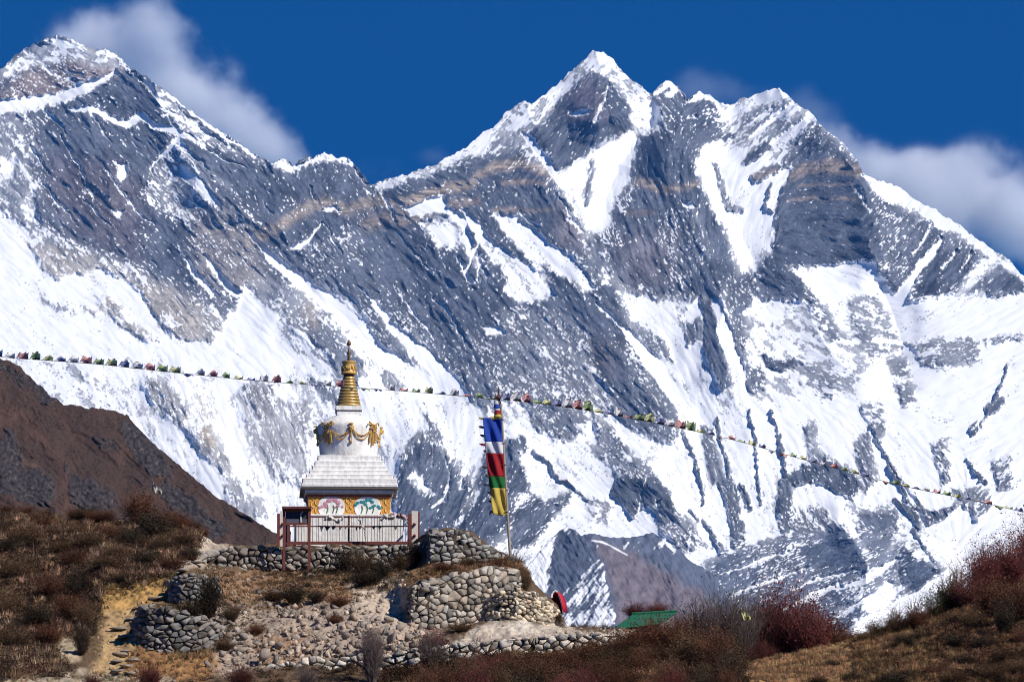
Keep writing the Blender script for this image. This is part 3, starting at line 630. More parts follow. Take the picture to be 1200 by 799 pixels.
# ---------------------------------------------------------------- the near hillside, one sheet from the camera to the valley
COLS = [
 (-300,[(790,150),(760,156),(730,160),(700,165),(670,170),(640,175),(615,180),(588,186)]),
 (-60,[(790,150),(765,155),(735,160),(705,165),(675,170),(648,175),(622,180),(596,186)]),
 (0,[(790,150),(765,155),(735,160),(705,165),(675,170),(648,175),(622,180),(599,186)]),
 (60,[(790,150),(762,155),(735,160),(708,164),(678,169),(652,174),(626,179),(606,186)]),
 (105,[(790,150),(757,155),(737,159),(712,163),(682,167),(655,172),(630,178),(610,185)]),
 (118,[(792,150),(768,154),(745,157),(720,160),(684,162.5),(655,170),(630,178),(612,184)]),
 (150,[(794,150),(770,154),(745,157.5),(718,160),(684,162.5),(655,170),(632,177),(614,184)]),
 (190,[(795,150),(757,155.6),(716,157.6),(704,160.5),(677,163),(655,170),(630,177),(616,182)]),
 (200,[(795,150),(757,155.6),(714,157.6),(706,160.6),(674,162.8),(655,170),(632,176),(618,181)]),
 (228,[(795,150),(757,155.6),(714,157.6),(706,160.6),(673,162.8),(658,170),(638,174),(622,178)]),
 (246,[(795,150),(757,155.6),(715,157.6),(706,160.6),(674,162.8),(668,172.6),(641,174.4),(628,178)]),
 (262,[(795,150),(757,155.6),(718,157.6),(706,161),(676,163.8),(668,173.2),(641,174.4),(639.5,178)]),
 (300,[(797,150),(782,152.2),(757,155),(716,161.5),(690,166),(669,173.6),(641,174.6),(640,179)]),
 (345,[(792,151),(779,152.4),(757,154),(710,161.8),(680,169),(669,173.6),(640,174.6),(639.4,180)]),
 (400,[(790,151.2),(776,152.4),(757,153),(705,162),(676,170),(669,173.6),(640,174.6),(639,180)]),
 (455,[(790,151.2),(778,152.4),(758,153),(715,160),(684,166),(669,173.6),(639,174.6),(638,180)]),
 (480,[(792,151),(780,152),(761,152.8),(734,157.8),(688,159.4),(668,173),(639,174.6),(638,179)]),
 (505,[(792,151),(778,152),(758,152.8),(737,158),(680,159.8),(662,170.9),(624,172.5),(622,177)]),
 (550,[(790,151),(774,152),(752,152.8),(730,159),(670,160.8),(659,171.2),(624,172.8),(622,176)]),
 (575,[(788,150.8),(768,152),(748,152.8),(724,159.5),(666,161.2),(657,171.9),(640,173.2),(637,175)]),
 (597,[(785,150.5),(766,152),(745,152.8),(720,160),(664,161.7),(658,170),(655,172.6),(654,174)]),
 (613,[(785,150.5),(764,152),(743,152.8),(722,160),(677,161.8),(670,163),(664,165),(662,167)]),
 (627,[(785,150.5),(763,152),(742,152.8),(727,160.2),(694,161.4),(690,162.4),(688,164),(686,165)]),
 (653,[(785,150.5),(761,152),(741,152.8),(734,160),(717,161.2),(713,162.2),(711,163),(710,164)]),
 (664,[(785,150.5),(760,152),(741,152.8),(739.5,155),(739,158),(738.5,160),(738,162),(738,164)]),
 (700,[(783,150.2),(757,152),(740,152.8),(739,154),(738.6,156),(738.4,158),(738.2,160),(738,162)]),
 (730,[(780,150.2),(754,152),(740,152.8),(739,154),(738.6,156),(738.4,158),(738.2,160),(738,162)]),
 (760,[(790,149),(775,150.5),(760,152),(750,153.5),(745,155),(742,157),(741,159),(740,162)]),
 (820,[(795,147),(785,149),(778,151),(772,153.5),(767,156.5),(763,160),(760,163),(758,166)]),
 (870,[(800,146),(796,149),(792,152),(788,155),(784,158),(781,161),(779,164),(778,168)]),
 (940,[(798,145),(790,148),(783,151),(777,154),(773,158),(769,162),(766,166),(764,170)]),
 (1000,[(795,145),(785,148),(776,151),(768,155),(761,159),(756,163),(752,167),(750,171)]),
 (1060,[(795,145),(780,148),(766,152),(754,156),(745,160),(737,164),(731,168),(727,172)]),
 (1120,[(795,145),(775,149),(757,153),(741,157),(728,161),(717,166),(708,170),(702,175)]),
 (1200,[(795,145),(770,149),(748,153),(728,157),(710,161),(695,166),(682,171),(668,177)]),
 (1500,[(780,147),(740,152),(700,157),(665,162),(635,167),(610,172),(590,178),(575,184)]),
]
def ground_profile(px):
    """px (n,) -> rows of (py, Y) control points per column, (n, K) each"""
    cx = [c[0] for c in COLS]
    py = np.stack([np.interp(px, cx, [c[1][k][0] for c in COLS]) for k in range(8)], 1)
    Y = np.stack([np.interp(px, cx, [c[1][k][1] for c in COLS]) for k in range(8)], 1)
    return py, Y
def build_ground():
    px = np.concatenate([np.arange(-300, -10, 6.), np.arange(-10, 1210, 1.1), np.arange(1210, 1501, 6.)])
    py, Y = ground_profile(px)
    n = len(px)
    a = (px - 600) / FOC
    # control points in (Y, z): near ground, frame, crest, far side
    def z_of(py_, Y_): return at_np(px, py_, Y_)[:, 2]
    P = [(np.full(n, 1.), np.full(n, -1.7)), (np.full(n, 40.), np.full(n, -.4)), (np.full(n, 100.), z_of(1000., 100.)), (np.full(n, 136.), z_of(862., 136.)), (np.full(n, 144.), z_of(822., 144.))]
    for k in range(8): P.append((Y[:, k], z_of(py[:, k], Y[:, k])))
    Yc, zc = P[-1]
    P += [(Yc + 5, zc - .25), (Yc + 13, zc - 1.6), (Yc + 45, zc - 16), (np.full(n, 420.), np.full(n, -25.)), (np.full(n, 1400.), np.full(n, -120.)), (np.full(n, 6000.), np.full(n, 60.)), (np.full(n, 17000.), np.full(n, 700.))]
    seg = [6, 8, 12, 22] + [58] * 8 + [14, 12, 12, 8, 6, 6, 6]
    seg = seg[:len(P) - 1]
    # the order of control points: smooth a little inside each column by fine subdivision
    rows_Y = []; rows_z = []; rows_k = []
    for k, s in enumerate(seg):
        u = np.arange(s) / s
        for q in u:
            rows_Y.append(P[k][0] * (1 - q) + P[k + 1][0] * q); rows_z.append(P[k][1] * (1 - q) + P[k + 1][1] * q); rows_k.append(k + q)
    rows_Y.append(P[-1][0]); rows_z.append(P[-1][1]); rows_k.append(len(P) - 1)
    GY = np.array(rows_Y); GZ = np.array(rows_z); GK = np.repeat(np.array(rows_k)[:, None], n, 1)
    # light smoothing so the control lines do not show as creases
    for _ in range(3):
        for A in (GY, GZ):
            sl = slice(24, -40); A[24:-40] = .25 * A[23:-41] + .5 * A[24:-40] + .25 * A[25:-39]
            A[:, 1:-1] = .25 * A[:, :-2] + .5 * A[:, 1:-1] + .25 * A[:, 2:]
    GX = a[None] * GY / CP                                            # close to the bearing
    near = (GK > 3.2) & (GK < 15)
    wgt = sstep(3.2, 4.5, GK) * sstep(15.5, 14, GK)
    h = .22 * fbm(GX / 3.1, GY / 3.1, 201, 4) + .10 * fbm(GX / .7, GZ / .7 + GY, 203, 3) + .05 * fbm(GX / .22, GZ / .22 + GY / .3, 205, 2)
    GZ = GZ + h * wgt * .75; GY = GY - h * wgt * .55
    # survey bearings of every vertex
    yy = GY * CP + GZ * SP; zz = -GY * SP + GZ * CP
    SXp = 600 + FOC * GX / yy; SYp = 399.5 - FOC * zz / yy
    # ---- soil colours
    X_ = SXp.astype(np.float32); Y_ = np.clip(SYp, 300, 900).astype(np.float32)
    wx = X_ + 7 * fbm(X_ / 24, Y_ / 24, 211, 3) + 3 * fbm(X_ / 6, Y_ / 6, 213, 2); wy = Y_ + 7 * fbm(X_ / 24, Y_ / 24, 215, 3) + 3 * fbm(X_ / 6, Y_ / 6, 217, 2)
    col = np.empty(X_.shape + (3,), np.float32); col[:] = (.105, .068, .042)
    def paint(c, f, pts, a_=1.):
        m = polymask(wx, wy, pts, f)[..., None] * a_; col[...] = col + (np.array(c, np.float32) - col) * m
    paint((.115, .075, .040), 10, [(-300,580),(0,590),(245,610),(250,690),(110,760),(0,800),(-300,800)])
    paint((.20, .125, .062), 10, [(860,775),(1000,748),(1120,700),(1200,668),(1500,560),(1500,900),(860,900)])
    paint((.25, .155, .072), 8, [(870,778),(960,758),(1010,745),(1060,735),(1080,760),(980,800),(870,800)])
    paint((.11, .065, .036), 14, [(1060,740),(1200,690),(1300,700),(1300,900),(1000,900),(1010,790)])
    paint((.235, .145, .085), 8, [(255,668),(400,668),(470,690),(420,715),(330,715),(262,706)])
    paint((.34, .265, .205), 10, [(230,712),(330,712),(420,700),(470,720),(520,740),(520,760),(380,772),(250,790)])
    paint((.46, .37, .285), 7, [(412,680),(470,680),(480,705),(470,730),(420,735),(415,705)])
    paint((.27, .15, .075), 7, [(300,745),(360,740),(370,770),(300,778)], .7)
    paint((.40, .235, .085), 8, [(116,682),(150,682),(195,674),(192,700),(160,716),(135,722),(118,715)])
    paint((.36, .24, .12), 7, [(122,716),(160,712),(165,745),(150,790),(130,800),(105,800),(118,760)])
    paint((.27, .145, .062), 10, [(150,760),(240,755),(260,775),(240,796),(150,800)])
    paint((.38, .30, .20), 7, [(58,742),(80,742),(96,770),(78,778),(60,765)])
    paint((.33, .27, .20), 6, [(-20,790),(60,785),(140,792),(200,795),(200,830),(-20,830)])
    paint((.42, .34, .265), 6, [(236,628),(250,618),(266,640),(262,655),(205,668),(215,650)])
    paint((.50, .42, .33), 5, [(540,744),(580,728),(622,724),(656,732),(672,740),(660,748),(600,752),(545,756)])
    paint((.62, .55, .46), 6, [(600,726),(622,722),(628,735),(612,742),(598,738)], .7)
    paint((.42, .34, .27), 4, [(500,752),(560,746),(740,736),(745,742),(600,752),(510,764)])
    paint((.26, .15, .075), 7, [(480,668),(540,660),(600,655),(615,660),(610,674),(540,672),(480,684)])
    paint((.34, .23, .13), 5, [(0,598),(58,605),(60,612),(0,606)]); paint((.34, .23, .13), 5, [(118,612),(160,612),(160,620),(118,620)])
    col *= np.clip(1 + .22 * fbm(X_ / 9, Y_ / 9, 221, 3) + .2 * fbm(X_ / 2.5, Y_ / 2.5, 223, 2), .45, 1.6)[..., None]
    far = sstep(14, 16, GK)[..., None]; col = col * (1 - far) + np.array((.09, .07, .05)) * far
    V = np.stack([GX, GY, GZ], -1)
    nv, nu = GX.shape
    me = np_mesh('ground', V.reshape(-1, 3), grid_faces(nu, nv), col.reshape(-1, 3), smooth=True)
    o = link('ground', me, mat('soil', attr='col', rough=.95, var=.22, scale=3.2, bump=.5, bscale=7, spec=.1)); tag(o, kind='structure')
    return V, SXp, SYp, GK
GV, GPX, GPY, GK = build_ground()
_gi = np.argwhere((GK > 3.8) & (GK < 14.5) & (GPX > -120) & (GPX < 1320))
_gpts = GV[_gi[:, 0], _gi[:, 1]]; _gpx = GPX[_gi[:, 0], _gi[:, 1]]; _gpy = GPY[_gi[:, 0], _gi[:, 1]]
def foot(px, py):
    """point of the hillside met along a survey bearing (nearest sheet)"""
    d = (_gpx - px) ** 2 + (_gpy - py) ** 2
    i = np.argpartition(d, 12)[:12]; i = i[d[i] < max(4., d[i].min() + 1)]
    return Vector(_gpts[i[np.argmin(_gpts[i, 1])]])
def foot_at(x, y):
    d = (_gpts[:, 0] - x) ** 2 + (_gpts[:, 1] - y) ** 2
    return Vector(_gpts[np.argmin(d)])
# ---------------------------------------------------------------- stones and dry-stone walls
def hull_stone(seed, flat=1.):
    rnd = random.Random(seed); bm = bmesh.new()
    for k in range(8):
        v = Vector((1 if k & 1 else -1, 1 if k & 2 else -1, 1 if k & 4 else -1))
        bm.verts.new(Vector((v.x * rnd.uniform(.55, 1), v.y * rnd.uniform(.55, 1), v.z * rnd.uniform(.5, 1))) * .5)
    for _ in range(2):
        v = Vector((rnd.gauss(0, 1), rnd.gauss(0, 1), rnd.gauss(0, 1))).normalized(); bm.verts.new(v * rnd.uniform(.5, .62))
    g = bmesh.ops.convex_hull(bm, input=bm.verts)
    bmesh.ops.delete(bm, geom=[v for v in bm.verts if not v.link_faces], context='VERTS')
    bmesh.ops.triangulate(bm, faces=bm.faces); bmesh.ops.recalc_face_normals(bm, faces=bm.faces)
    bm.verts.index_update()
    V = np.array([v.co[:] for v in bm.verts]); F = np.array([[v.index for v in f.verts] for f in bm.faces]); bm.free()
    V = V / np.abs(V).max(0) * .5
    return V, F
STONES = [hull_stone(300 + i) for i in range(28)]
def chip(seed):
    rnd = random.Random(seed); bm = bmesh.new()
    for _ in range(8):
        v = Vector((rnd.gauss(0, 1), rnd.gauss(0, 1), rnd.gauss(0, 1))).normalized(); bm.verts.new(v * rnd.uniform(.38, .6))
    bmesh.ops.convex_hull(bm, input=bm.verts)
    bmesh.ops.delete(bm, geom=[v for v in bm.verts if not v.link_faces], context='VERTS')
    bmesh.ops.triangulate(bm, faces=bm.faces); bmesh.ops.recalc_face_normals(bm, faces=bm.faces); bm.verts.index_update()
    V = np.array([v.co[:] for v in bm.verts]); F = np.array([[v.index for v in f.verts] for f in bm.faces]); bm.free()
    return V / np.abs(V).max(0) * .5, F
CHIPS = [chip(900 + i) for i in range(24)]
class Merge:
    def __init__(s): s.V = []; s.F = []; s.c = []; s.n = 0
    def add(s, V, F, col):
        s.V.append(V); s.F.append(np.asarray(F) + s.n); s.c.append(np.broadcast_to(np.asarray(col, np.float32), (len(V), 3))); s.n += len(V)
    def mesh(s, name, smooth=False): return np_mesh(name, np.concatenate(s.V), np.concatenate(s.F), np.concatenate(s.c), smooth)
def rotm(rx, ry, rz): return np.array(Matrix.Rotation(rz, 3, 'Z') @ Matrix.Rotation(ry, 3, 'Y') @ Matrix.Rotation(rx, 3, 'X'))
M_STONE = mat('stone', attr='col', rough=.9, var=.3, scale=5, bump=.5, bscale=14, spec=.2)
def stone_col(rnd, base, v=.55):
    k = rnd.uniform(1 - v, 1 + v); w = rnd.uniform(-.06, .06)
    return np.array((base[0] * k * (1 + w), base[1] * k, base[2] * k * (1 - w)))
def wall(label, path, size, base, seed, depth=.5, lean=.12, gap=(.05, .04, .03), mortar=.0, missing=.03):
    """path: (px, py_base, py_top, Y) along the foot; stones in rough courses over an earth core"""
    rnd = random.Random(seed); mg = Merge()
    lo = [at(p[0], p[1], p[3]) for p in path]; hi = [at(p[0], p[2], p[3]) for p in path]
    lo = [Vector((l.x, l.y, l.z - .15)) for l in lo]
    L_ = [0]
    for a, b in zip(lo[:-1], lo[1:]): L_.append(L_[-1] + (Vector((b.x, b.y, 0)) - Vector((a.x, a.y, 0))).length)
    tot = L_[-1]
    def samp(s):
        s = min(max(s, 0), tot - 1e-6); k = max(i for i in range(len(L_) - 1) if L_[i] <= s); q = (s - L_[k]) / (L_[k + 1] - L_[k])
        d = (lo[k + 1] - lo[k]); d.z = 0; d.normalize()
        return lo[k].lerp(lo[k + 1], q), hi[k].z + (hi[k + 1].z - hi[k].z) * q, d
    # earth core
    ns = max(8, int(tot / .25)); pr = []
    for i in range(ns + 1):
        p, zt, d = samp(tot * i / ns); nrm = Vector((d.y, -d.x, 0)); h = zt - p.z
        pr.append([p + nrm * -.06 + Vector((0, 0, -.2)), p - nrm * (.10 + lean * h) + Vector((0, 0, h - .10)), p - nrm * (depth + lean * h) + Vector((0, 0, h - .10)), p - nrm * depth + Vector((0, 0, -.2))])
    Vc = np.array([v[:] for r in pr for v in r]); Fc = []
    for i in range(ns):
        for k in range(4): Fc.append((i * 4 + k, i * 4 + (k + 1) % 4, (i + 1) * 4 + (k + 1) % 4)); Fc.append((i * 4 + k, (i + 1) * 4 + (k + 1) % 4, (i + 1) * 4 + k))
    e = ns * 4; Fc += [(0, 2, 1), (0, 3, 2), (e, e + 1, e + 2), (e, e + 2, e + 3)]
    mg.add(Vc, Fc, gap)
    w0, h0 = size
    hmax = max(samp(tot * i / 40)[1] - samp(tot * i / 40)[0].z for i in range(41))
    # fitted stones: cells grown round scattered seeds, each with its own tilted, chipped face
    seeds = {}; w0 *= .86; h0 *= .86; nr = int(hmax / h0) + 3; nc = int(tot / w0) + 3
    for r in range(-1, nr):
        k = rnd.uniform(.75, 1.3)
        for c in range(-1, nc):
            if rnd.random() < .30: continue
            seeds[(r, c)] = ((c + .5 + (.5 if r % 2 else 0) + rnd.uniform(-.55, .55)) * w0, (r + .5 + rnd.uniform(-.5, .5)) * h0)
    asp = w0 / h0
    def tow(s_, z_, off):
        p, zt, d = samp(s_); nrm = Vector((d.y, -d.x, 0)); ov = s_ - min(max(s_, 0), tot)
        q = p + d * ov + nrm * (off - lean * z_); return (q.x, q.y, p.z + z_)
    for (r, c), (sx_, sz_) in seeds.items():
        if r < 0 or sx_ < -.1 * w0 or sx_ > tot + .1 * w0: continue
        p, zt, d = samp(sx_); h = zt - p.z
        if sz_ + .12 * h0 > h + rnd.uniform(-.04, .05) or rnd.random() < missing: continue
        poly = [(sx_ - w0 * 1.25, sz_ - h0 * 1.25), (sx_ + w0 * 1.25, sz_ - h0 * 1.25), (sx_ + w0 * 1.25, sz_ + h0 * 1.25), (sx_ - w0 * 1.25, sz_ + h0 * 1.25)]
        for dr in (-3, -2, -1, 0, 1, 2, 3):
            for dc in (-3, -2, -1, 0, 1, 2, 3):
                q = seeds.get((r + dr, c + dc))
                if not q or (dr == 0 and dc == 0): continue
                nx, nz = q[0] - sx_, (q[1] - sz_) * asp ** .6; mx, mz = (q[0] + sx_) / 2, (q[1] + sz_) / 2; nzz = nz * asp ** .6
                out = []
                for i in range(len(poly)):
                    A, B = poly[i], poly[(i + 1) % len(poly)]
                    da = (A[0] - mx) * nx + (A[1] - mz) * nzz; db = (B[0] - mx) * nx + (B[1] - mz) * nzz
                    if da <= 0: out.append(A)
                    if (da < 0) != (db < 0) and abs(da - db) > 1e-9:
                        t = da / (da - db); out.append((A[0] + (B[0] - A[0]) * t, A[1] + (B[1] - A[1]) * t))
                poly = out
                if len(poly) < 3: break
            if len(poly) < 3: break
        if len(poly) < 3: continue
        n = len(poly); cx_ = sum(v[0] for v in poly) / n; cz_ = sum(v[1] for v in poly) / n
        g = rnd.uniform(.80, .93); f = g * rnd.uniform(.62, .86); o0 = rnd.uniform(-.02, .09); tx, tz = rnd.uniform(-.5, .5), rnd.uniform(-.45, .45)
        V = []
        for v in poly: V.append(tow(cx_ + (v[0] - cx_) * g, cz_ + (v[1] - cz_) * g, -.22))
        for v in poly: V.append(tow(cx_ + (v[0] - cx_) * g * rnd.uniform(.94, 1), cz_ + (v[1] - cz_) * g * rnd.uniform(.94, 1), o0 - .05))
        for v in poly:
            u, w_ = (v[0] - cx_) * f, (v[1] - cz_) * f; V.append(tow(cx_ + u, cz_ + w_, o0 + u * tx + w_ * tz + rnd.uniform(-.008, .008)))
        V.append(tow(cx_, cz_, o0 + rnd.uniform(0, .025)))
        F = []
        for i in range(n):
            j = (i + 1) % n
            for lo_ in (0, n): F += [(lo_ + i, lo_ + j, lo_ + n + j), (lo_ + i, lo_ + n + j, lo_ + n + i)]
            F.append((2 * n + i, 2 * n + j, 3 * n))
        mg.add(np.array(V), F, stone_col(rnd, base))
    # depth seen at the two ends and a rough coping
    s = 0
    while s < tot:
        w = w0 * rnd.uniform(.7, 1.7); p, zt, d = samp(s + w / 2); s += w * .9; nrm = Vector((d.y, -d.x, 0)); h = zt - p.z
        for back in (.30, .60):
            V, F = STONES[rnd.randrange(len(STONES))]
            c = p - nrm * (back + lean * h) + Vector((0, 0, h - .13 + rnd.uniform(-.04, .05)))
            mg.add((V * np.array((w, .36, h0 * rnd.uniform(.8, 1.2)))) @ rotm(rnd.uniform(-.2, .2), rnd.uniform(-.2, .2), math.atan2(d.y, d.x) + rnd.uniform(-.4, .4)).T + np.array(c[:]), F, stone_col(rnd, base))
    o = link('stone_wall', mg.mesh('stone_wall'), M_STONE)
    return tag(o, label, 'stone wall', 'dry stone walls of the terraces')
GREY = (.27, .24, .205); WARM = (.36, .31, .255); DARK = (.17, .155, .14); PALE = (.42, .37, .31)
wall('grey rubble retaining wall directly under the white and red fence of the shrine',
     [(240,676,650,172.6),(250,672,641,173),(300,670,640,173.2),(345,670,639,173.4),(400,670,639,173.4),(455,670,638,173.4),(484,670,637,173.2),(494,668,637,172.6)], (.28, .19), GREY, 1)
wall('high grey stone wall with a sloping top between the fence and the tall flag pole',
     [(499,664,622,172.2),(502,664,622,170.8),(520,662,621,170.8),(548,660,622,171.1),(562,659,628,171.4),(580,658,640,171.9),(597,657,653,172.4)], (.32, .17), (.25, .235, .21), 2, depth=.9)
wall('broad stone terrace wall bulging below the foot of the tall flag pole',
     [(472,735,690,158.6),(482,737,686,157.6),(505,738,679,157.8),(540,733,672,158.6),(560,730,668,159),(580,726,665,159.4),(600,722,662,160),(613,720,668,160.8),(622,712,684,161.8)], (.27, .20), (.30, .26, .215), 3)
wall('rounded pale stone buttress below the curved red cover at the wall end',
     [(560,728,700,159.2),(585,723,692,158.6),(605,722,690,158.4),(628,728,691,158.8),(645,732,700,159.6),(654,735,712,160.6),(660,738,724,162)], (.20, .13), (.47, .40, .30), 4)
wall('dark block of dry stone wall beside the earth steps, lower of two',
     [(152,745,722,157.2),(158,757,714,155.6),(172,758,710,155),(200,760,711,154.8),(225,758,716,155),(246,752,724,155.4),(262,746,735,156)], (.34, .15), DARK, 5, missing=.01)
wall('dark stub of dry stone wall under the shrine path, upper of two',
     [(192,708,686,161.4),(197,711,676,160.4),(212,711,672,160),(235,709,673,160.2),(262,706,682,161)], (.30, .16), DARK, 6)
wall('long low pale stone wall along the foot of the slope, holding the footpath',
     [(186,812,797,151.2),(240,806,789,151.4),(300,800,779,151.6),(345,797,774,151.8),(400,794,770,152),(450,790,764,151.8),(500,786,756,151.6),(540,780,752,151.6),(580,772,747,151.6),(620,766,744,151.6),(680,759,741,151.6),(732,754,740,151.6)], (.28, .165), PALE, 7, depth=.7)
wall('short broken wall stub with ochre stones on the red terrace below the dark bushes',
     [(296,697,690,164.6),(318,699,688,164.4),(338,698,690,164.8)], (.3, .2), (.22, .18, .15), 8)

# rubble slope: uncounted stones, with the biggest as boulders of their own
def scatter(poly, n, seed, fe=1.):
    rnd = np.random.RandomState(seed); P_ = np.array(poly, float)
    x0, y0 = P_.min(0) - fe; x1, y1 = P_.max(0) + fe
    sel = (_gpx > x0) & (_gpx < x1) & (_gpy > y0) & (_gpy < y1)
    ix = np.where(sel)[0]
    m = polymask(_gpx[ix].astype(np.float32), _gpy[ix].astype(np.float32), poly, fe) > (rnd.rand(len(ix)) if fe > 1 else .5)
    ix = ix[m]
    return _gpts[ix[rnd.randint(0, len(ix), n)]] if len(ix) else np.zeros((0, 3))
mg = Merge(); rnd = random.Random(44)
for poly, n, s0, s1, base in [
    ([(235,718),(330,712),(420,700),(430,735),(525,742),(520,758),(380,772),(250,792)], 700, .05, .34, (.26, .205, .16)),
    ([(330,718),(410,712),(430,735),(500,740),(480,760),(340,768)], 420, .07, .46, (.33, .26, .205)),
    ([(255,690),(330,690),(340,720),(260,725)], 160, .08, .28, (.2, .155, .12)),
    ([(400,680),(470,680),(480,735),(415,735)], 200, .06, .25, (.36, .29, .225)),
    ([(260,668),(480,668),(470,700),(262,706)], 160, .06, .26, (.30, .24, .18)),
    ([(0,790),(200,790),(200,810),(0,810)], 160, .05, .2, (.36, .3, .23)), ([(100,690),(200,680),(160,760),(120,790)], 110, .05, .2, (.34, .26, .18)),
    ([(500,742),(730,736),(730,746),(505,762)], 200, .05, .18, (.42, .36, .29))]:
    for p in scatter(poly, n, rnd.randrange(9999), 9.):
        V, F = CHIPS[rnd.randrange(len(CHIPS))]; s = s0 + (s1 - s0) * rnd.random() ** 2.2
        mg.add((V * np.array((s, s * rnd.uniform(.6, 1), s * rnd.uniform(.4, .8)))) @ rotm(rnd.uniform(-1.3, 1.3), rnd.uniform(-1.3, 1.3), rnd.uniform(0, 6)).T + p + np.array((0, 0, s * .12)), F, stone_col(rnd, base))
tag(link('rubble', mg.mesh('rubble'), M_STONE), kind='stuff')
rnd = random.Random(45)
BOULD = []
for i, (V, F) in enumerate(CHIPS[:6]):
    c = np.broadcast_to(stone_col(rnd, (.32, .265, .215), .25), (len(V), 3)).astype(np.float32)
    BOULD.append(np_mesh('boulder', V, F, c)); BOULD[-1].materials.append(M_STONE)
def boulder(px, py, w, h, label, group=None, rz=None):
    p = foot(px, py)
    o = link('boulder', BOULD[rnd.randrange(6)], None, None, p + Vector((0, 0, h * .3))); o.scale = (w, w * rnd.uniform(.6, .9), h)
    o.rotation_euler = (rnd.uniform(-.6, .6), rnd.uniform(-.6, .6), rnd.uniform(-.8, .8)) if rz is None else (rnd.uniform(-.15, .1), rnd.uniform(-.1, .1), rz)
    return tag(o, label, 'boulder', group)
for px, py, w in [(452,742,.6),(462,752,.7),(446,756,.55),(470,738,.5),(478,750,.55),(436,745,.5),(418,758,.55),(405,748,.5),(392,757,.6),(376,748,.5),(360,757,.55),(345,748,.45),(330,760,.5),(315,742,.45),(300,757,.5),
                  (285,748,.5),(272,757,.45),(455,728,.45),(440,726,.4),(470,760,.55),(490,748,.45),(395,735,.4),(372,730,.4),(262,768,.5),(282,764,.45),(245,780,.45)]:
    boulder(px, py, w * .8, w * .62, 'pale angular boulder lying loose in the rubble slope above the long low wall', 'boulders of the rubble slope')
boulder(308, 775, .42, .55, 'upright pale boulder at the top edge of the long low wall')
boulder(322, 776, .40, .5, 'squarish pale boulder next to the upright one on the low wall')
boulder(231, 724, .6, .42, 'tan rounded boulder on the slope right of the dark wall block')
boulder(257, 738, .65, .36, 'whitish slanting slab of rock at the end of the dark wall block')
boulder(344, 668, .7, .3, 'white topped rock at the foot of the red notice board')
for q, (px, py, w) in enumerate([(366,663,.75),(367,675,.65),(440,662,.4)]):
    boulder(px, py, w, .16, ['flat white slab right of the notice board post', 'flat white slab lying on the red terrace below the notice board', 'small pale slab among the bushes under the fence'][q], rz=.05)
# steps of the path on the left
rnd = random.Random(46)
for i, (px, py, w) in enumerate([(142,768,.7),(150,764,.6),(136,775,.5),(152,774,.75),(146,781,.8),(138,788,.6),(152,790,.5),(146,748,.7),(142,736,.9),(150,726,.7),(162,712,.8),(182,702,.7),(203,682,.7),(216,670,.6),(230,660,.8),(240,653,.7)]):
    p = foot(px, py); o = link('stone_step', BOULD[i % 6], None, None, p + Vector((0, -.05, .05))); o.scale = (w, .55, rnd.uniform(.12, .22)); o.rotation_euler = (rnd.uniform(-.06, .06), rnd.uniform(-.08, .08), rnd.uniform(-.5, .5) + (0 if i % 2 else math.pi))
    tag(o, 'rough flat stone laid as a step in the earth path left of the dark walls', 'step', 'steps of the earth path')
# ---------------------------------------------------------------- the white shrine
YS = 180.0
def Zs(py, Y=YS): return at(0, py, Y).z
MPP = (at(601, 500, YS) - at(600, 500, YS)).length            # metres per survey unit here
M_WHITE = mat('whitewash', (.82, .80, .76), rough=.9, var=.13, scale=2.6, bump=.4, bscale=7, spec=.1)
def streaks(m):
    n = m.node_tree; b = n.nodes['Principled BSDF']; src = b.inputs['Base Color'].links[0].from_socket
    t = n.nodes.new('ShaderNodeTexCoord'); mp = n.nodes.new('ShaderNodeMapping'); mp.inputs['Scale'].default_value = (5, 5, .7); ns = n.nodes.new('ShaderNodeTexNoise'); ns.inputs['Scale'].default_value = 1.6; ns.inputs['Detail'].default_value = 6
    n.links.new(t.outputs['Object'], mp.inputs['Vector']); n.links.new(mp.outputs[0], ns.inputs['Vector'])
    mr = n.nodes.new('ShaderNodeMapRange'); mr.inputs[1].default_value = .36; mr.inputs[2].default_value = .56; n.links.new(ns.outputs['Fac'], mr.inputs[0])
    mx = n.nodes.new('ShaderNodeMix'); mx.data_type = 'RGBA'; mx.inputs[6].default_value = (.67, .64, .59, 1); n.links.new(mr.outputs[0], mx.inputs['Factor']); n.links.new(src, mx.inputs[7]); n.links.new(mx.outputs[2], b.inputs['Base Color'])
streaks(M_WHITE)
M_GOLD = mat('gilding', (.66, .43, .15), rough=.36, var=.2, scale=9, metal=.45, spec=.5)
M_GOLDP = mat('gold paint', (.58, .36, .11), rough=.55, var=.3, scale=14, metal=.2)
M_DARKM = mat('dark metal', (.05, .035, .028), rough=.5, var=.2, metal=.4)
M_OCHRE = mat('ochre paint', (.58, .27, .05), rough=.75, var=.5, scale=16)
M_SCROLL = mat('pale yellow paint', (.72, .48, .16), rough=.8, var=.3, scale=30)
M_RED = mat('red brown paint', (.155, .045, .035), rough=.6, var=.3, scale=9)
M_REDL = mat('dark red paint', (.26, .05, .04), rough=.6, var=.3, scale=9)
M_SOFF = mat('soffit shade grey', (.16, .14, .12), rough=.9, var=.3, scale=8)  # dark grey carries the shade under the cornice slabs
M_PINK = mat('pink paint', (.50, .24, .30), rough=.8, var=.35, scale=30)
M_TEAL = mat('teal paint', (.03, .22, .25), rough=.8, var=.35, scale=30)
M_GREEN = mat('green paint', (.05, .20, .08), rough=.8, var=.3, scale=30)
ZB = at(407, 638, 176).z - .15
cs = at(408, 600, YS); RZ = R(3.5)
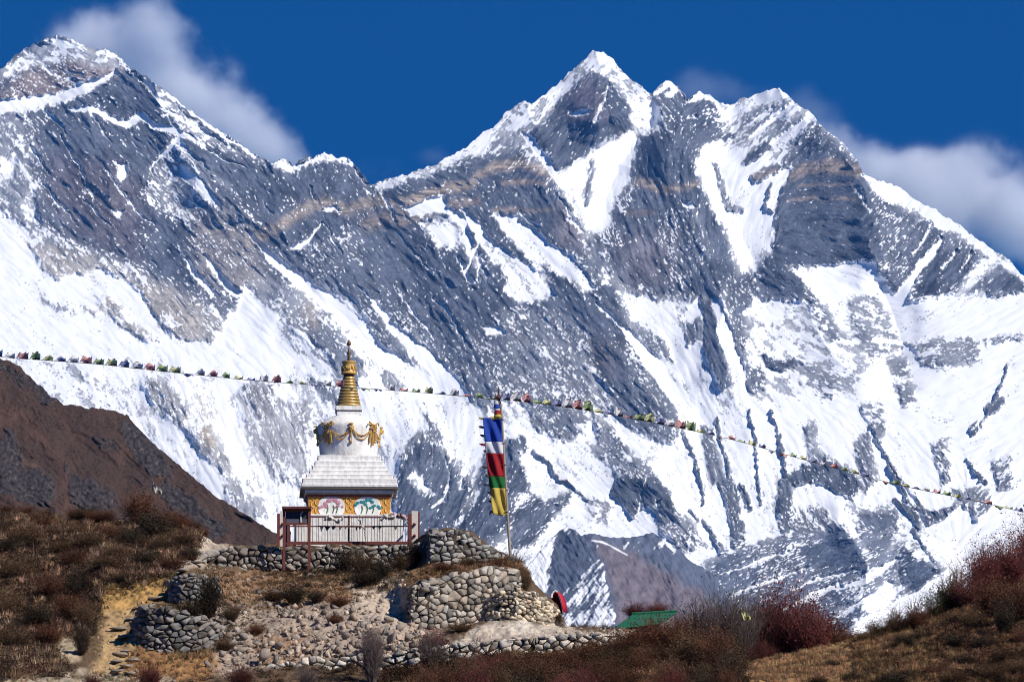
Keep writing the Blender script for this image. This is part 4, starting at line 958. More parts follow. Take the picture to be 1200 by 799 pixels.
ST = tag(empty('stupa', (cs.x, YS, ZB), RZ), 'white Buddhist stupa with gold ringed spire and painted band, standing on the walled terrace', 'stupa')
def z(py): return Zs(py) - ZB
# plinth
b = MB(); b.box((0, 0, (z(612) - 0) / 2), (124 * MPP, 124 * MPP, z(612)), bev=.03); b.box((0, 0, z(611) + .03), (127 * MPP, 127 * MPP, .09), bev=.02); b.build('plinth', M_WHITE, ST)
# painted band
hw = 47.2 * MPP
b = MB(); b.box((0, 0, (z(585) + z(612)) / 2), (2 * hw, 2 * hw, z(585) - z(612) - .004)); body = b.build('painted_band', M_OCHRE, ST)
def petals(mb, cx, cz, r, n, y, seed):
    rn = random.Random(seed)
    for k in range(n):
        a = math.pi * (k + .5) / n + rn.uniform(-.2, .2); rr = r * rn.uniform(.75, 1.1)
        mb.blob((cx + math.cos(a) * rr, y, cz + math.sin(a) * rr * .7), (r * .75, .03, r * .62), seed + k, 2, .2)
for face in range(4):
    fr = empty('side_panel', (0, 0, 0), face * math.pi / 2); fr.parent = body
    y0 = -hw
    zt, zb_ = z(586.5), z(611.5)
    b = MB()
    for cx in (-20.5 * MPP, 21.5 * MPP):                                    # rounded white cartouches
        hwid, hh = 15.5 * MPP, (zt - zb_) / 2; cz = (zt + zb_) / 2; pts = []
        for k in range(28):
            a = 2 * math.pi * k / 28; pts.append((cx + hwid * math.copysign(abs(math.cos(a)) ** .8, math.cos(a)), cz + hh * .98 * math.copysign(abs(math.sin(a)) ** .8, math.sin(a))))
        f0 = [b.bm.verts.new((x, y0 - .004, zz)) for x, zz in pts]; f1 = [b.bm.verts.new((x, y0 - .02, zz)) for x, zz in pts]
        b.bm.faces.new(f1)
        for k in range(28): b.bm.faces.new((f0[k], f0[(k + 1) % 28], f1[(k + 1) % 28], f1[k]))
    b.build('white_panel', M_WHITE, fr)
    b = MB(); petals(b, -20 * MPP, z(596), .26, 5, y0 - .03, 5 + face); petals(b, -29 * MPP, z(600.5), .17, 4, y0 - .03, 15 + face); petals(b, -12 * MPP, z(600), .14, 3, y0 - .03, 25 + face); b.build('flower', M_PINK, fr)
    b = MB(); petals(b, 13.5 * MPP, z(597), .19, 5, y0 - .03, 35 + face); petals(b, 21.5 * MPP, z(594), .20, 4, y0 - .03, 45 + face); petals(b, 30 * MPP, z(600.5), .17, 5, y0 - .03, 55 + face); b.build('flower', M_TEAL, fr)
    for cx in (-26, -19, -15, 14, 20, 27):
        b = MB(); b.tube([(cx * MPP, y0 - .03, z(606)), ((cx + 1.5) * MPP, y0 - .03, z(601)), ((cx + .6) * MPP, y0 - .03, z(597))], .02, 5)
        b.build('flower_stem', M_GREEN, fr)
    rn = random.Random(70 + face)
    for cx in (-42.5, -38, -2.2, 2.2, 38.5, 43):                              # scrolls painted in relief on the yellow columns
        b = MB(); pts = []
        for k in range(40):
            t = k / 39; zz = zb_ + (zt - zb_) * (.06 + .88 * t); pts.append((cx * MPP + .055 * math.sin(t * 15 + cx), y0 - .012, zz + .03 * math.cos(t * 15 + cx)))
        b.tube(pts, .017, 5)
        b.build('scrollwork', M_SCROLL, fr)
    b = MB(); b.box((0, y0 - .015, z(586)), (2 * hw + .06, .05, .05)); b.box((0, y0 - .012, z(609)), (2 * hw + .03, .04, .10)); b.build('red_band', M_REDL, fr)
    b = MB(); pts = []
    for k in range(22):                                                   # one notched strip
        x = (k - 10.5) * 4.1 * MPP; pts += [(x - .07, z(609) - .03), (x - .03, z(609) - .03), (x - .03, z(609) + .04), (x + .03, z(609) + .04), (x + .03, z(609) - .03)]
    lo_ = [b.bm.verts.new((x, y0 - .036, zz - .02)) for x, zz in pts]; hi_ = [b.bm.verts.new((x, y0 - .036, zz)) for x, zz in pts]
    for k in range(len(pts) - 1): b.bm.faces.new((lo_[k], lo_[k + 1], hi_[k + 1], hi_[k]))
    bmesh.ops.remove_doubles(b.bm, verts=b.bm.verts, dist=1e-5); bmesh.ops.solidify(b.bm, geom=list(b.bm.faces), thickness=-.02)
    b.build('dentil', M_WHITE, fr)
# cornice: two slabs, the shade beneath them put into dark grey soffits
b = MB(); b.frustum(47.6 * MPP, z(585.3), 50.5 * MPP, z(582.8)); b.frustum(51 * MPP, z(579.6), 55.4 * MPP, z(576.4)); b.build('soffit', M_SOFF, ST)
b = MB(); b.box((0, 0, (z(582.8) + z(579.6)) / 2), (102.5 * MPP, 102.5 * MPP, z(579.6) - z(582.8))); b.box((0, 0, (z(576.4) + z(572.5)) / 2), (112 * MPP, 112 * MPP, z(572.5) - z(576.4)), bev=.02); b.build('cornice', M_WHITE, ST)
b = MB(); b.box((0, 0, (z(578) + z(576.9)) / 2), (112.8 * MPP, 112.8 * MPP, .035)); b.build('shade_strip', M_SOFF, ST)  # dark strip added for the line of shade below the upper slab
# stepped tiers
ty = [572.5, 566, 560.6, 555.4, 550, 544, 537.5]; tw = [54.6, 50.2, 46.2, 43, 40, 36.6, 33.4]
for k in range(6):
    b = MB(); z0, z1 = z(ty[k]), z(ty[k + 1]); w = tw[k] * MPP
    b.box((0, 0, (z0 + z1) / 2 - .01), (2 * w, 2 * w, z1 - z0 + .02), bev=.025); b.box((0, 0, z1 - .035), (2 * w + .012, 2 * w + .012, .05), bev=.02)
    b.build('tier', M_WHITE, ST)
# dome
prof_px = [(33.0, 539), (33.6, 534), (34.2, 527), (35.0, 519), (35.9, 511), (36.6, 505), (36.8, 501.5), (36.0, 499), (33.6, 496.8), (29.5, 494.2), (24.5, 491.2), (19.5, 488.6), (16.5, 487.6)]
b = MB(); b.lathe([(r * MPP, z(p)) for r, p in prof_px], n=64); dome = b.build('dome', M_WHITE, ST, smooth=True)
def dome_r(zz): return float(np.interp(zz, [z(p) for r, p in prof_px][:8], [r * MPP for r, p in prof_px][:8]))
def on_dome(ang, py, off=.03):
    zz = z(py); r = dome_r(zz) + off
    return Vector((r * math.sin(ang), -r * math.cos(ang), zz))
for q in range(4):                                                            # four lion masks with garlands hung between them
    a0 = R(-45 + 90 * q) + R(3.5)
    b = MB(); rn = random.Random(q)
    for k in range(16):
        t = rn.uniform(0, 6.28); rr = rn.uniform(.25, 1)
        p = on_dome(a0 + math.cos(t) * .155 * rr, 503.6 + math.sin(t) * 4.6 * rr, .06); b.blob(p, (.14, .14, .11), k, 1, .3)
    for sgn in (-1, 1):
        b.tube([on_dome(a0 + sgn * .10, 500, .08), on_dome(a0 + sgn * .19, 497.8, .1), on_dome(a0 + sgn * .24, 501, .1)], .04, 6)
    mk = b.build('lion_mask', M_GOLDP, dome)
    b = MB()
    for sgn in (-1, 0, 1):
        for py0, py1 in ((508, 525 - 3 * abs(sgn)),):
            b.tube([on_dome(a0 + sgn * .10, py0, .05), on_dome(a0 + sgn * .12, (py0 + py1) / 2, .06), on_dome(a0 + sgn * .13, py1, .05)], [.03, .045, .03], 6)
            for k in range(4): b.blob(on_dome(a0 + sgn * .12, py0 + (py1 - py0) * (k + .7) / 4.2, .06), (.10, .10, .10), k, 1, .2)
    b.build('tassel', M_GOLDP if q % 2 else M_GOLDP, dome)
    a1 = a0 + R(45)
    b = MB(); b.blob(on_dome(a1, 505.5, .06), (.20, .14, .22), 3, 2, .3); b.blob(on_dome(a1, 500.5, .05), (.26, .1, .06), 4, 1, .1); b.tube([on_dome(a1, 499, .05), on_dome(a1, 513, .05)], .022, 6); b.blob(on_dome(a1, 514, .05), (.09, .09, .12), 5, 1, .1); b.tube([on_dome(a1, 514, .05), on_dome(a1, 520, .05)], .02, 5); b.blob(on_dome(a1, 521.6, .05), (.13, .12, .15), 6, 1, .1); b.build('rosette', M_GOLDP, dome)
    for sgn in (-1, 1):
        for sag in (8.5, 13.5):
            b = MB(); pts = []
            for k in range(15):
                t = k / 14; pts.append(on_dome(a1 + sgn * (.03 + .62 * t), 506.5 - 1.5 * t + sag * 4 * (t * .92) * (1 - t * .92) * .95, .04))
            b.tube(pts, .015, 5)
            for k in range(1, 14): b.blob(pts[k], (.065, .065, .07), k, 1, .1)
            b.build('garland', M_GOLDP, dome)
# square neck, ringed spire, canopy, finial
b = MB(); b.box((0, 0, (z(488.5) + z(483)) / 2), (29 * MPP, 29 * MPP, z(483) - z(488.5)), bev=.02); b.box((0, 0, (z(482.4) + z(477.4)) / 2), (31 * MPP, 31 * MPP, z(477.4) - z(482.4)), bev=.02); nk = b.build('harmika', M_WHITE, ST)
b = MB(); b.box((0, 0, z(482.7)), (30 * MPP, 30 * MPP, .035)); b.build('dark_strip', M_DARKM, nk)  # thin dark strip between the two neck blocks
b = MB()
for k in range(10):
    t = k / 9; r = (14.2 - 7.0 * t) * MPP; zc = z(476.6) + (z(441.5) - z(476.6)) * (k + .5) / 10; hh = (z(441.5) - z(476.6)) / 10
    rg = MB(); rg.lathe([(r * .80, zc - hh * .5), (r, zc - hh * .34), (r * 1.02, zc - .02), (r * .98, zc + hh * .28), (r * .80, zc + hh * .42)], n=36); rg.build('spire_ring', M_GOLD, ST, smooth=True)
b.lathe([(10.6 * MPP, z(477.4)), (5.2 * MPP, z(437))], n=24); b.build('spire_core', mat('dark gilding', (.16, .07, .02), rough=.5, metal=.5), ST)
b = MB(); b.lathe([(5.5 * MPP, z(441.5)), (5.8 * MPP, z(438))], n=20); b.build('spire_neck', M_DARKM, ST)
b = MB(); b.lathe([(9.0 * MPP, z(438.6)), (9.4 * MPP, z(437.4)), (8.2 * MPP, z(436)), (7.6 * MPP, z(433)), (7.2 * MPP, z(428)), (7.6 * MPP, z(426)), (8.3 * MPP, z(425)), (8.3 * MPP, z(423.6)), (3 * MPP, z(423))], n=32)
for k in range(22):
    a = k * 2 * math.pi / 22; b.blob((8.1 * MPP * math.cos(a), 8.1 * MPP * math.sin(a), z(432 + 1.6 * math.sin(k * 2.4))), (.10, .10, .16), k, 1, .3)
b.build('canopy', M_GOLDP, ST)
b = MB(); b.lathe([(1.1 * MPP, z(424)), (2.0 * MPP, z(421)), (1.5 * MPP, z(417)), (2.3 * MPP, z(414)), (1.2 * MPP, z(410)), (.5 * MPP, z(408)), (.5 * MPP, z(405.5)), (2.0 * MPP, z(404.6)), (2.5 * MPP, z(402.4)), (1.7 * MPP, z(400)), (.3 * MPP, z(398)), (.2 * MPP, z(397))], n=16); b.build('finial', mat('tarnished gilding', (.17, .095, .045), rough=.5, var=.3, metal=.4), ST, smooth=True)

# ---------------------------------------------------------------- fence round the shrine
YF = 175.6
def F_(px, py, Y=YF): return at(px, py, Y)
M_BAR = mat('dark iron bar', (.055, .022, .018), rough=.6, var=.3)
M_CREAM = mat('cream paint', (.66, .60, .52), rough=.8, var=.2, scale=7)
xl, xr = F_(338, 600).x, F_(481, 600).x; zbot, zmid, ztop = F_(0, 636).z, F_(0, 616.5).z, F_(0, 605.5).z
FE = tag(empty('fence', (0, 0, 0)), 'low dark red railing of thin bars in front of the white stupa', 'fence')
b = MB(); b.box(((xl + xr) / 2, YF, zbot), (xr - xl, .12, .11)); b.build('bottom_rail', M_RED, FE)
b = MB(); b.box(((xl + xr) / 2, YF, zmid), (xr - xl, .04, .045)); b.build('middle_rail', M_RED, FE)
b = MB(); b.box(((xl + xr) / 2, YF, ztop), (xr - xl, .04, .04)); b.build('top_rail', M_RED, FE)
rnd = random.Random(9); npk = 42
for k in range(npk):
    x = xl + (xr - xl) * (k + .5) / npk; b = MB(); b.box((x + rnd.uniform(-.02, .02), YF + .03, (zbot + ztop) / 2 + .03), (.017, .017, ztop - zbot + .1 * rnd.random()), ry=rnd.uniform(-.02, .02)); b.build('bar', M_BAR, FE)
for k, px in enumerate((338, 409, 479)):
    b = MB(); b.box((F_(px, 600).x, YF - .01, (zbot + ztop) / 2 - .05), (.09 if k != 1 else .06, .09, ztop - zbot + .2)); b.build('post', M_RED, FE)
for side, px0 in ((-1, 330.5), (1, 485)):                                       # square end pillars, cream with red edges
    x = F_(px0, 600).x; y0 = YF + .15; zt = F_(0, 598.5).z; zb_ = F_(0, 640).z
    p = tag(empty('gate_pillar', (x, y0, zb_)), ('cream and red square pillar at the left end of the shrine railing', 'cream and red square pillar at the right end of the shrine railing, by the stone wall')[side > 0], 'pillar', 'pillars of the shrine fence')
    h = zt - zb_
    b = MB(); b.box((.04, 0, h / 2), (.24, .30, h)); b.build('shaft', M_CREAM, p)
    b = MB(); b.box((-.135, -.03, h / 2 - .05), (.10, .36, h - .1)); b.build('edge_board', M_RED, p)
    b = MB(); b.box((.19, .02, h / 2 - .02), (.055, .34, h - .04)); b.build('edge_board', M_RED, p)
    for k, zz in enumerate((.30, .62)):
        b = MB(); b.blob((.03, -.2, h * zz), (.13, .13, .12), k, 2, .15); b.build('knob', M_RED, p)
# side rails running back to the plinth
for px0, name, lab in ((331, 'fence', 'red side railing running back from the left pillar of the shrine'), (485, 'fence', 'red side railing running back from the right pillar of the shrine')):
    e = tag(empty('fence', (F_(px0, 600).x, YF + .4, zbot)), lab, 'fence'); n = 14; Ly = 6.
    for zz, nm in ((0, 'bottom_rail'), (ztop - zbot, 'top_rail')):
        b = MB(); b.box((0, Ly / 2, zz), (.05, Ly, .07)); b.build(nm, M_RED, e)
    for k in range(n):
        b = MB(); b.box((0, .2 + (Ly - .3) * k / (n - 1), (ztop - zbot) / 2), (.03, .03, ztop - zbot)); b.build('bar', M_RED, e)
# notice board on two posts
YN = 172.7
def N_(px, py): return at(px, py, YN)
nb = tag(empty('notice_board', N_(352, 662)), 'red framed notice board on two posts with a dark empty panel', 'notice board')
o0 = N_(352, 662)
def rel(px, py, dy=0): v = N_(px, py) - o0; return Vector((v.x, dy, v.z))
for px in (337.2, 366.2):
    b = MB(); h = rel(px, 597).z - rel(px, 664).z; b.box((rel(px, 0).x, 0, rel(px, 630).z - .05), (.10, .10, h + .2)); b.build('post', M_RED, nb)
b = MB(); b.box((rel(352, 0).x, .02, (rel(0, 599).z + rel(0, 612).z) / 2), (rel(365, 0).x - rel(339, 0).x, .05, rel(0, 599).z - rel(0, 612).z)); pn = b.build('panel', mat('dark slate panel', (.035, .036, .045), rough=.6, var=.3, scale=5), nb)
b = MB(); b.box((rel(352, 0).x, -.015, rel(0, 610.4).z), (rel(365, 0).x - rel(339, 0).x - .05, .02, rel(0, 607.5).z - rel(0, 612).z)); b.build('panel_strip', mat('slate grey strip', (.10, .10, .125), rough=.6, var=.2), pn)
b = MB(); b.tube([rel(352.6, 612, -.04), rel(352.6, 602, -.04), rel(355, 599.6, -.05)], .025, 6); b.build('hook', M_CREAM, pn)
b = MB(); b.box((rel(351.6, 0).x, 0, rel(0, 596.2).z), (rel(368.2, 0).x - rel(335, 0).x, .5, .09), rx=R(-8)); b.build('top_board', mat('dark red board', (.10, .028, .026), rough=.7, var=.3), nb)
b = MB(); b.box((rel(352, 0).x, 0, rel(0, 613.6).z), (rel(365, 0).x - rel(339, 0).x, .07, .09)); b.build('lower_rail', M_RED, nb)
b = MB(); b.box((rel(352, 0).x, 0, rel(0, 637).z), (rel(365, 0).x - rel(339, 0).x, .07, .08)); b.build('foot_rail', M_RED, nb)

# pale scarves heaped on the railing, and dark triangles for pennant shadows on its middle rail
def cloth(name, pts, wid, m, seed, sub=14):
    """crumpled strip hanging over a line of points"""
    rn = random.Random(seed); V = []; 
    n = sub; pts = [Vector(p) for p in pts]
    for i in range(n + 1):
        t = i / n * (len(pts) - 1); k = min(int(t), len(pts) - 2); c = pts[k].lerp(pts[k + 1], t - k)
        for j in range(7):
            a = (j / 6 - .5); V.append((c.x + rn.uniform(-.03, .03), c.y - .10 + .12 * math.cos(a * 5 + i) + rn.uniform(-.03, .03), c.z - abs(a) * wid * rn.uniform(.5, 1.2) + rn.uniform(-.04, .04)))
    me = np_mesh(name, V, grid_faces(7, n + 1)); o = link(name, me, m)
    sm = o.modifiers.new('thickness', 'SOLIDIFY'); sm.thickness = .012
    return o
M_SCARF = mat('pale scarf cloth', (.72, .68, .62), rough=.9, var=.2, scale=8, trans=.25)
M_SCARF2 = mat('pink scarf cloth', (.55, .40, .42), rough=.9, var=.3, scale=8, trans=.25)
tag(cloth('scarf', [F_(380, 607, 175.4), F_(388, 604, 175.4), F_(396, 610, 175.4), F_(402, 604, 175.4)], .28, M_SCARF, 2), 'pale scarf bunched on the railing right of the notice board', 'scarf')
tag(cloth('scarf', [F_(420, 606, 175.4), F_(424, 612, 175.4), F_(427, 618, 175.4), F_(428, 628, 175.4)], .22, M_SCARF, 3), 'pale scarf trailing down the bars near the middle of the railing', 'scarf')
tag(cloth('scarf', [F_(446, 606, 175.4), F_(452, 602, 175.4), F_(458, 605, 175.4), F_(464, 602, 175.4)], .34, M_SCARF, 4), 'whitish scarf heaped on the right part of the railing', 'scarf')
tag(cloth('scarf', [F_(456, 603, 175.5), F_(462, 600, 175.5), F_(470, 602, 175.5), F_(478, 606, 175.5)], .40, M_SCARF2, 5), 'mauve and white scarf heap at the right end of the railing', 'scarf')
pen = tag(empty('pennant_shadows', F_(360, 617)), 'short string of small dark triangles standing for pennant shadows along the middle of the shrine railing', 'pennant_shadows')
o0 = F_(360, 617)
b = MB(); b.tube([F_(372, 617, 175.45) - o0, F_(420, 617.6, 175.45) - o0, F_(470, 617, 175.45) - o0], .008, 4); b.build('cord', M_DARKM, pen)
M_PEN = mat('dark grey cloth', (.07, .065, .07), rough=.9, var=.3)  # dark triangles stand in for pennant shadows cast on the white plinth
for k, (px, w, h) in enumerate([(377,4,6),(384,6,5),(391,5,4),(399,3.5,4),(405,3,3),(418,3,5),(422,3,4),(438,4,3),(445,3.5,4),(464,4,4)]):
    b = MB(); p = [F_(px - w / 2, 617.3, 175.44) - o0, F_(px + w / 2, 617.3, 175.44) - o0, F_(px - w * .2, 617.3 + h, 175.40) - o0]
    q = [v + Vector((0, .01, 0)) for v in p]; va_ = [b.bm.verts.new(v) for v in p]; vb = [b.bm.verts.new(v) for v in q]
    b.bm.faces.new(va_); b.bm.faces.new(vb[::-1])
    for i in range(3): b.bm.faces.new((va_[i], va_[(i + 1) % 3], vb[(i + 1) % 3], vb[i]))
    b.build('shadow_triangle', M_PEN, pen)

# ---------------------------------------------------------------- tall flag pole with its long banner
YP = 171.9
pb = at(598, 658, YP)
FP = tag(empty('flag_pole', pb), 'tall slightly leaning wooden pole with tiered cloth rings at its top', 'flag pole')
def pr(px, py, dy=0): v = at(px, py, YP + dy) - pb; return v
M_POLE = mat('weathered pole', (.30, .25, .20), rough=.8, var=.3, scale=4)
b = MB(); b.tube([pr(599, 668), pr(594.5, 600), pr(588, 488), pr(586, 470)], [.055, .05, .045, .04], 8); b.build('pole', M_POLE, FP)
b = MB(); b.lathe([(.03, 0), (.10, .08), (.05, .18), (.12, .28), (.04, .40), (.02, .62), (.005, .75)], pr(584.3, 475), 12)
for sgn in (-1, 1): b.tube([pr(584.3, 468), pr(584.3 + sgn * 2.6, 466), pr(584.3 + sgn * 4.2, 461)], [.02, .035, .01], 6)
b.build('finial', mat('dark ornament', (.10, .04, .035), rough=.5, var=.3), FP)
CL = dict(blue=(.025, .075, .42), white=(.78, .78, .80), red=(.40, .018, .028), green=(.015, .15, .035), yellow=(.62, .47, .10))
MC = {k: mat(k + ' cloth', v, rough=.85, var=.12, scale=5, trans=.3) for k, v in CL.items()}
for k, (py0, py1, c, w) in enumerate([(470, 474, 'white', 6.2), (474, 478.5, 'blue', 6.5), (478.5, 481, 'white', 6), (481, 485.5, 'red', 6.4), (485.5, 489, 'yellow', 7.6)]):
    zt, zl = pr(0, py0).z, pr(0, py1).z; x = pr(585.3 + .3 * k - 3.2, 0).x; r = w * .56 * at(601, 480, YP).x / 1 * 0 + w * .018
    b = MB(); b.lathe([(r * .8, zl), (r * 1.12, zl + .01), (r, (zl + zt) / 2), (r * .85, zt)], (x, 0, 0), 14); b.build('cloth_ring', MC[c], FP)
# banner: five colour fields on a sleeve beside the pole
BN = tag(empty('prayer_banner', pb), 'long banner of blue, white, red, green and yellow cloth tied to the tall pole', 'banner')
rows = [(490, 'blue'), (518, 'white'), (531.5, 'red'), (558.5, 'green'), (572, 'yellow'), (602, None)]
LX = lambda py: np.interp(py, [488, 520, 560, 590, 603], [565.5, 568, 572.5, 576, 577.5]); RX = lambda py: np.interp(py, [488, 560, 603], [587.4, 591.2, 593.6])
for (p0, c), (p1, _) in zip(rows[:-1], rows[1:]):
    V = []; ny = 16; nx = 14
    for i in range(ny + 1):
        py = p0 + (p1 - p0) * i / ny
        for j in range(nx + 1):
            t = j / nx; px = LX(py) * (1 - t) + RX(py) * t; sagx = 0
            dy = .10 * math.sin(t * 5 + py * .06) * (1 - t) + .04 * math.sin(t * 11 - py * .14) - .06
            yy = py + (2.2 * math.sin(t * 2.6) * (1 if p1 > 600 else 0)) * (i / ny) - (1 - t) * .8
            V.append(pr(px, yy, dy))
    o = link('cloth_field', np_mesh('cloth_field', V, grid_faces(nx + 1, ny + 1), smooth=True), MC[c], BN)
    so = o.modifiers.new('thickness', 'SOLIDIFY'); so.thickness = .01
b = MB(); b.tube([pr(561, 489.5), pr(568, 491, -.02), pr(578, 490, -.04), pr(588.5, 488.6, -.05)], [.03, .05, .06, .06], 8); b.build('top_sleeve', MC['yellow'], BN)
M_TAB = mat('dark ribbon', (.05, .045, .06), rough=.9, var=.3)
for k, py in enumerate([501, 511, 521.5, 529, 548, 558, 568.5, 578, 588, 600]):
    x = LX(py); b = MB(); L2 = (6, 5, 6.5, 2.5, 7.5, 4, 7, 3.5, 3.5, 4)[k]
    b.tube([pr(x + 1, py), pr(x - L2 * .5, py - .8, -.02), pr(x - L2, py - (1.5 if k != 9 else -3.5), -.03)], [.045, .05, .012], 5); b.build('ribbon', MC['red'] if k == 2 else M_TAB, BN)
b = MB()
for py in (492, 520, 545, 575, 600):
    c = pr(RX(py) + .2, py); b.tube([c + Vector((-.08, -.07, 0)), c + Vector((.07, -.05, .02)), c + Vector((.07, .06, .02)), c + Vector((-.05, .06, 0))], .014, 5)
b.build('tie', M_TAB, BN)

# ---------------------------------------------------------------- the long lines of prayer flags
FLC = ['blue', 'white', 'red', 'green', 'yellow']
FMAT = [mat('faded ' + k + ' flag', v, rough=.9, var=.2, scale=9, trans=.35) for k, v in dict(blue=(.30, .32, .50), white=(.78, .76, .76), red=(.68, .34, .32), green=(.38, .48, .24), yellow=(.68, .68, .36)).items()]
def flag_line(label, pts, Ys, n, seed, size, droop):
    rn = random.Random(seed)
    xs = [p[0] for p in pts]; P3 = []
    N = 120
    for i in range(N + 1):
        px = xs[0] + (xs[-1] - xs[0]) * i / N; P3.append(at(px, float(np.interp(px, xs, [p[1] for p in pts])), Ys[0] + (Ys[1] - Ys[0]) * i / N))
    for _ in range(12):                                            # soften the bends of the rope
        P3 = [P3[0]] + [(P3[i - 1] + P3[i] * 2 + P3[i + 1]) / 4 for i in range(1, N)] + [P3[-1]]
    root = tag(empty('prayer_flag_line', P3[0]), label, 'prayer flags', 'lines of prayer flags'); o = P3[0].copy()
    b = MB(); b.tube([p - o for p in P3], .012, 4); b.build('rope', mat('rope', (.10, .09, .08), rough=.9), root)
    for k in range(n):
        t = (k + .5) / n * N; i = min(int(t), N - 1); c = P3[i].lerp(P3[i + 1], t - i) - o; d = (P3[i + 1] - P3[i]).normalized()
        w = size(k / n) * rn.uniform(.9, 1.12); h = w * rn.uniform(.65, .95) * droop(k / n, rn)
        tw = rn.uniform(-.3, .3); V = []
        for a in range(5):
            for e in range(4):
                u = a / 4 - .5; v = e / 3
                p = c + d * (u * w * (1 - .25 * v) + v * w * rn.uniform(.12, .2)) + Vector((0, -.04 - .05 * v * math.sin(tw * 3 + u * 4), h * v + .05 * math.sin(u * 7 + k) * v))
                V.append(p)
        f = link('flag', np_mesh('flag', V, grid_faces(5, 4), smooth=True), FMAT[k % 5], root)
    return root
flag_line('long line of faded prayer flags running from the left past the gold spire',
    [(-160,390),(-60,405),(0,419),(20,420),(60,422.5),(120,427),(180,434),(240,440),(300,446.5),(350,449.5),(410,454),(460,457),(520,462),(560,466),(584,468.5)], (181.5, 172), 50, 3,
    lambda t: .50 if t < .52 else .38, lambda t, r: (.5 if r.random() < .6 else .7) if t < .5 else (r.choice((-.25, .2, .3, .7))))
flag_line('long line of faded prayer flags sagging from the tall pole down to the right',
    [(586,468),(610,470),(650,475),(690,481),(740,490),(800,502),(860,515),(940,538),(1000,554),(1060,570),(1100,578),(1150,588),(1200,600),(1300,626),(1380,650)], (171.8, 172), 66, 4,
    lambda t: .40 if t < .3 else .32, lambda t, r: r.choice((.3, .7, 1.0, .9)) if t < .3 else r.choice((-.35, .2, .4, .5)))

# ---------------------------------------------------------------- curved red cover, green roof, scraps of cloth
def shell(name, P0, P1, thick, m, parent=None):
    V = [p for p in P0] + [p for p in P1]; n = len(P0); F = [(i, i + 1, n + i + 1, n + i) for i in range(n - 1)]
    o = link(name, np_mesh(name, V, F, smooth=True), m, parent); s_ = o.modifiers.new('thickness', 'SOLIDIFY'); s_.thickness = thick; return o
YR = 163.2
rb = at(652, 722, YR); rc = tag(empty('barrel_cover', rb), 'curved red cover with a white rim poking up behind the pale buttress', 'cover')
arc = [(646.2,700),(646.6,696.5),(648.2,693.6),(650.6,692.2),(653,693.2),(655.4,696.4),(657.4,701.5),(659,708),(660.2,716)]
A0 = [at(x, y, YR) - rb for x, y in arc]; A1 = [at(x + 5.5, y + 2.2, YR + .9) - rb for x, y in arc]
shell('shell', A0, A1, .03, mat('red painted sheet', (.48, .02, .035), rough=.45, var=.15, scale=4), rc)
b = MB(); b.tube([p + Vector((0, -.02, 0)) for p in A0[:5]], .035, 6); b.build('rim', M_WHITE, rc)
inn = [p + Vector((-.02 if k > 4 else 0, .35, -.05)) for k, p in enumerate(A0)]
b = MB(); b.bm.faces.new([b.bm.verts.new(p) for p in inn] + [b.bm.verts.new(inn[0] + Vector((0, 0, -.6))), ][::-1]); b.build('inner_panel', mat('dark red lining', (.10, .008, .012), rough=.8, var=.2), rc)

sb = at(752, 740, 166); sh = tag(empty('shed', sb), 'low shed under a bright green sloping sheet roof, half hidden by red bushes', 'shed')
M_ROOF = mat('green roof sheet', (.012, .125, .062), rough=.6, var=.16, scale=2.5, bump=.15, bscale=5)
rf = [at(717, 737.5, 164.8) - sb, at(774, 730, 164.8) - sb, at(793, 716.5, 168.6) - sb, at(741, 719.5, 168.6) - sb]
V = []; nu_, nv_ = 61, 10
for j in range(nv_):
    for i in range(nu_):
        u, v = i / (nu_ - 1), j / (nv_ - 1); p = (rf[0].lerp(rf[1], u)).lerp(rf[3].lerp(rf[2], u), v); V.append(p + Vector((0, 0, .007 * math.sin(u * 61 * 1.1))))
roof = link('roof', np_mesh('roof', V, grid_faces(nu_, nv_), smooth=True), M_ROOF, sh); so = roof.modifiers.new('thickness', 'SOLIDIFY'); so.thickness = .02
b = MB()
for c in range(4):
    p, q = rf[c], rf[(c + 1) % 4]; p = p.lerp((rf[0] + rf[2]) / 2, .08); q = q.lerp((rf[0] + rf[2]) / 2, .08)
    b.face([p + Vector((0, 0, -.06)), q + Vector((0, 0, -.06)), Vector((q.x, q.y, -1.6)), Vector((p.x, p.y, -1.6))])
b.build('wall', mat('grey boards', (.12, .115, .11), rough=.9, var=.3), sh)
b = MB(); b.tube([rf[3] + Vector((0, 0, .02)), rf[2] + Vector((0, 0, .02))], .05, 6); b.build('ridge_cap', M_ROOF, roof)
for px, py, Y, c, lab in [(184, 571, 183, 'white', 'small white cloth scrap caught on the tall rust bush at the hill crest'), (873, 718, 169.6, 'yellow', 'small yellow green cloth scrap caught in the grey bush right of the green roof')]:
    p0 = at(px, py, Y); V = []
    for i in range(6):
        for j in range(4): V.append(((i / 5 - .5) * .36 + .05 * math.sin(j * 2), .08 * math.sin(i * 2.1 + j), (j / 3 - .5) * .34 - .18 * (i / 5) + .08 * math.sin(i * 1.7)))
    o = link('cloth_scrap', np_mesh('cloth_scrap', V, grid_faces(6, 4)), M_SCARF if c == 'white' else FMAT[4], None, p0); o.modifiers.new('thickness', 'SOLIDIFY').thickness = .008
    tag(o, lab, 'cloth')
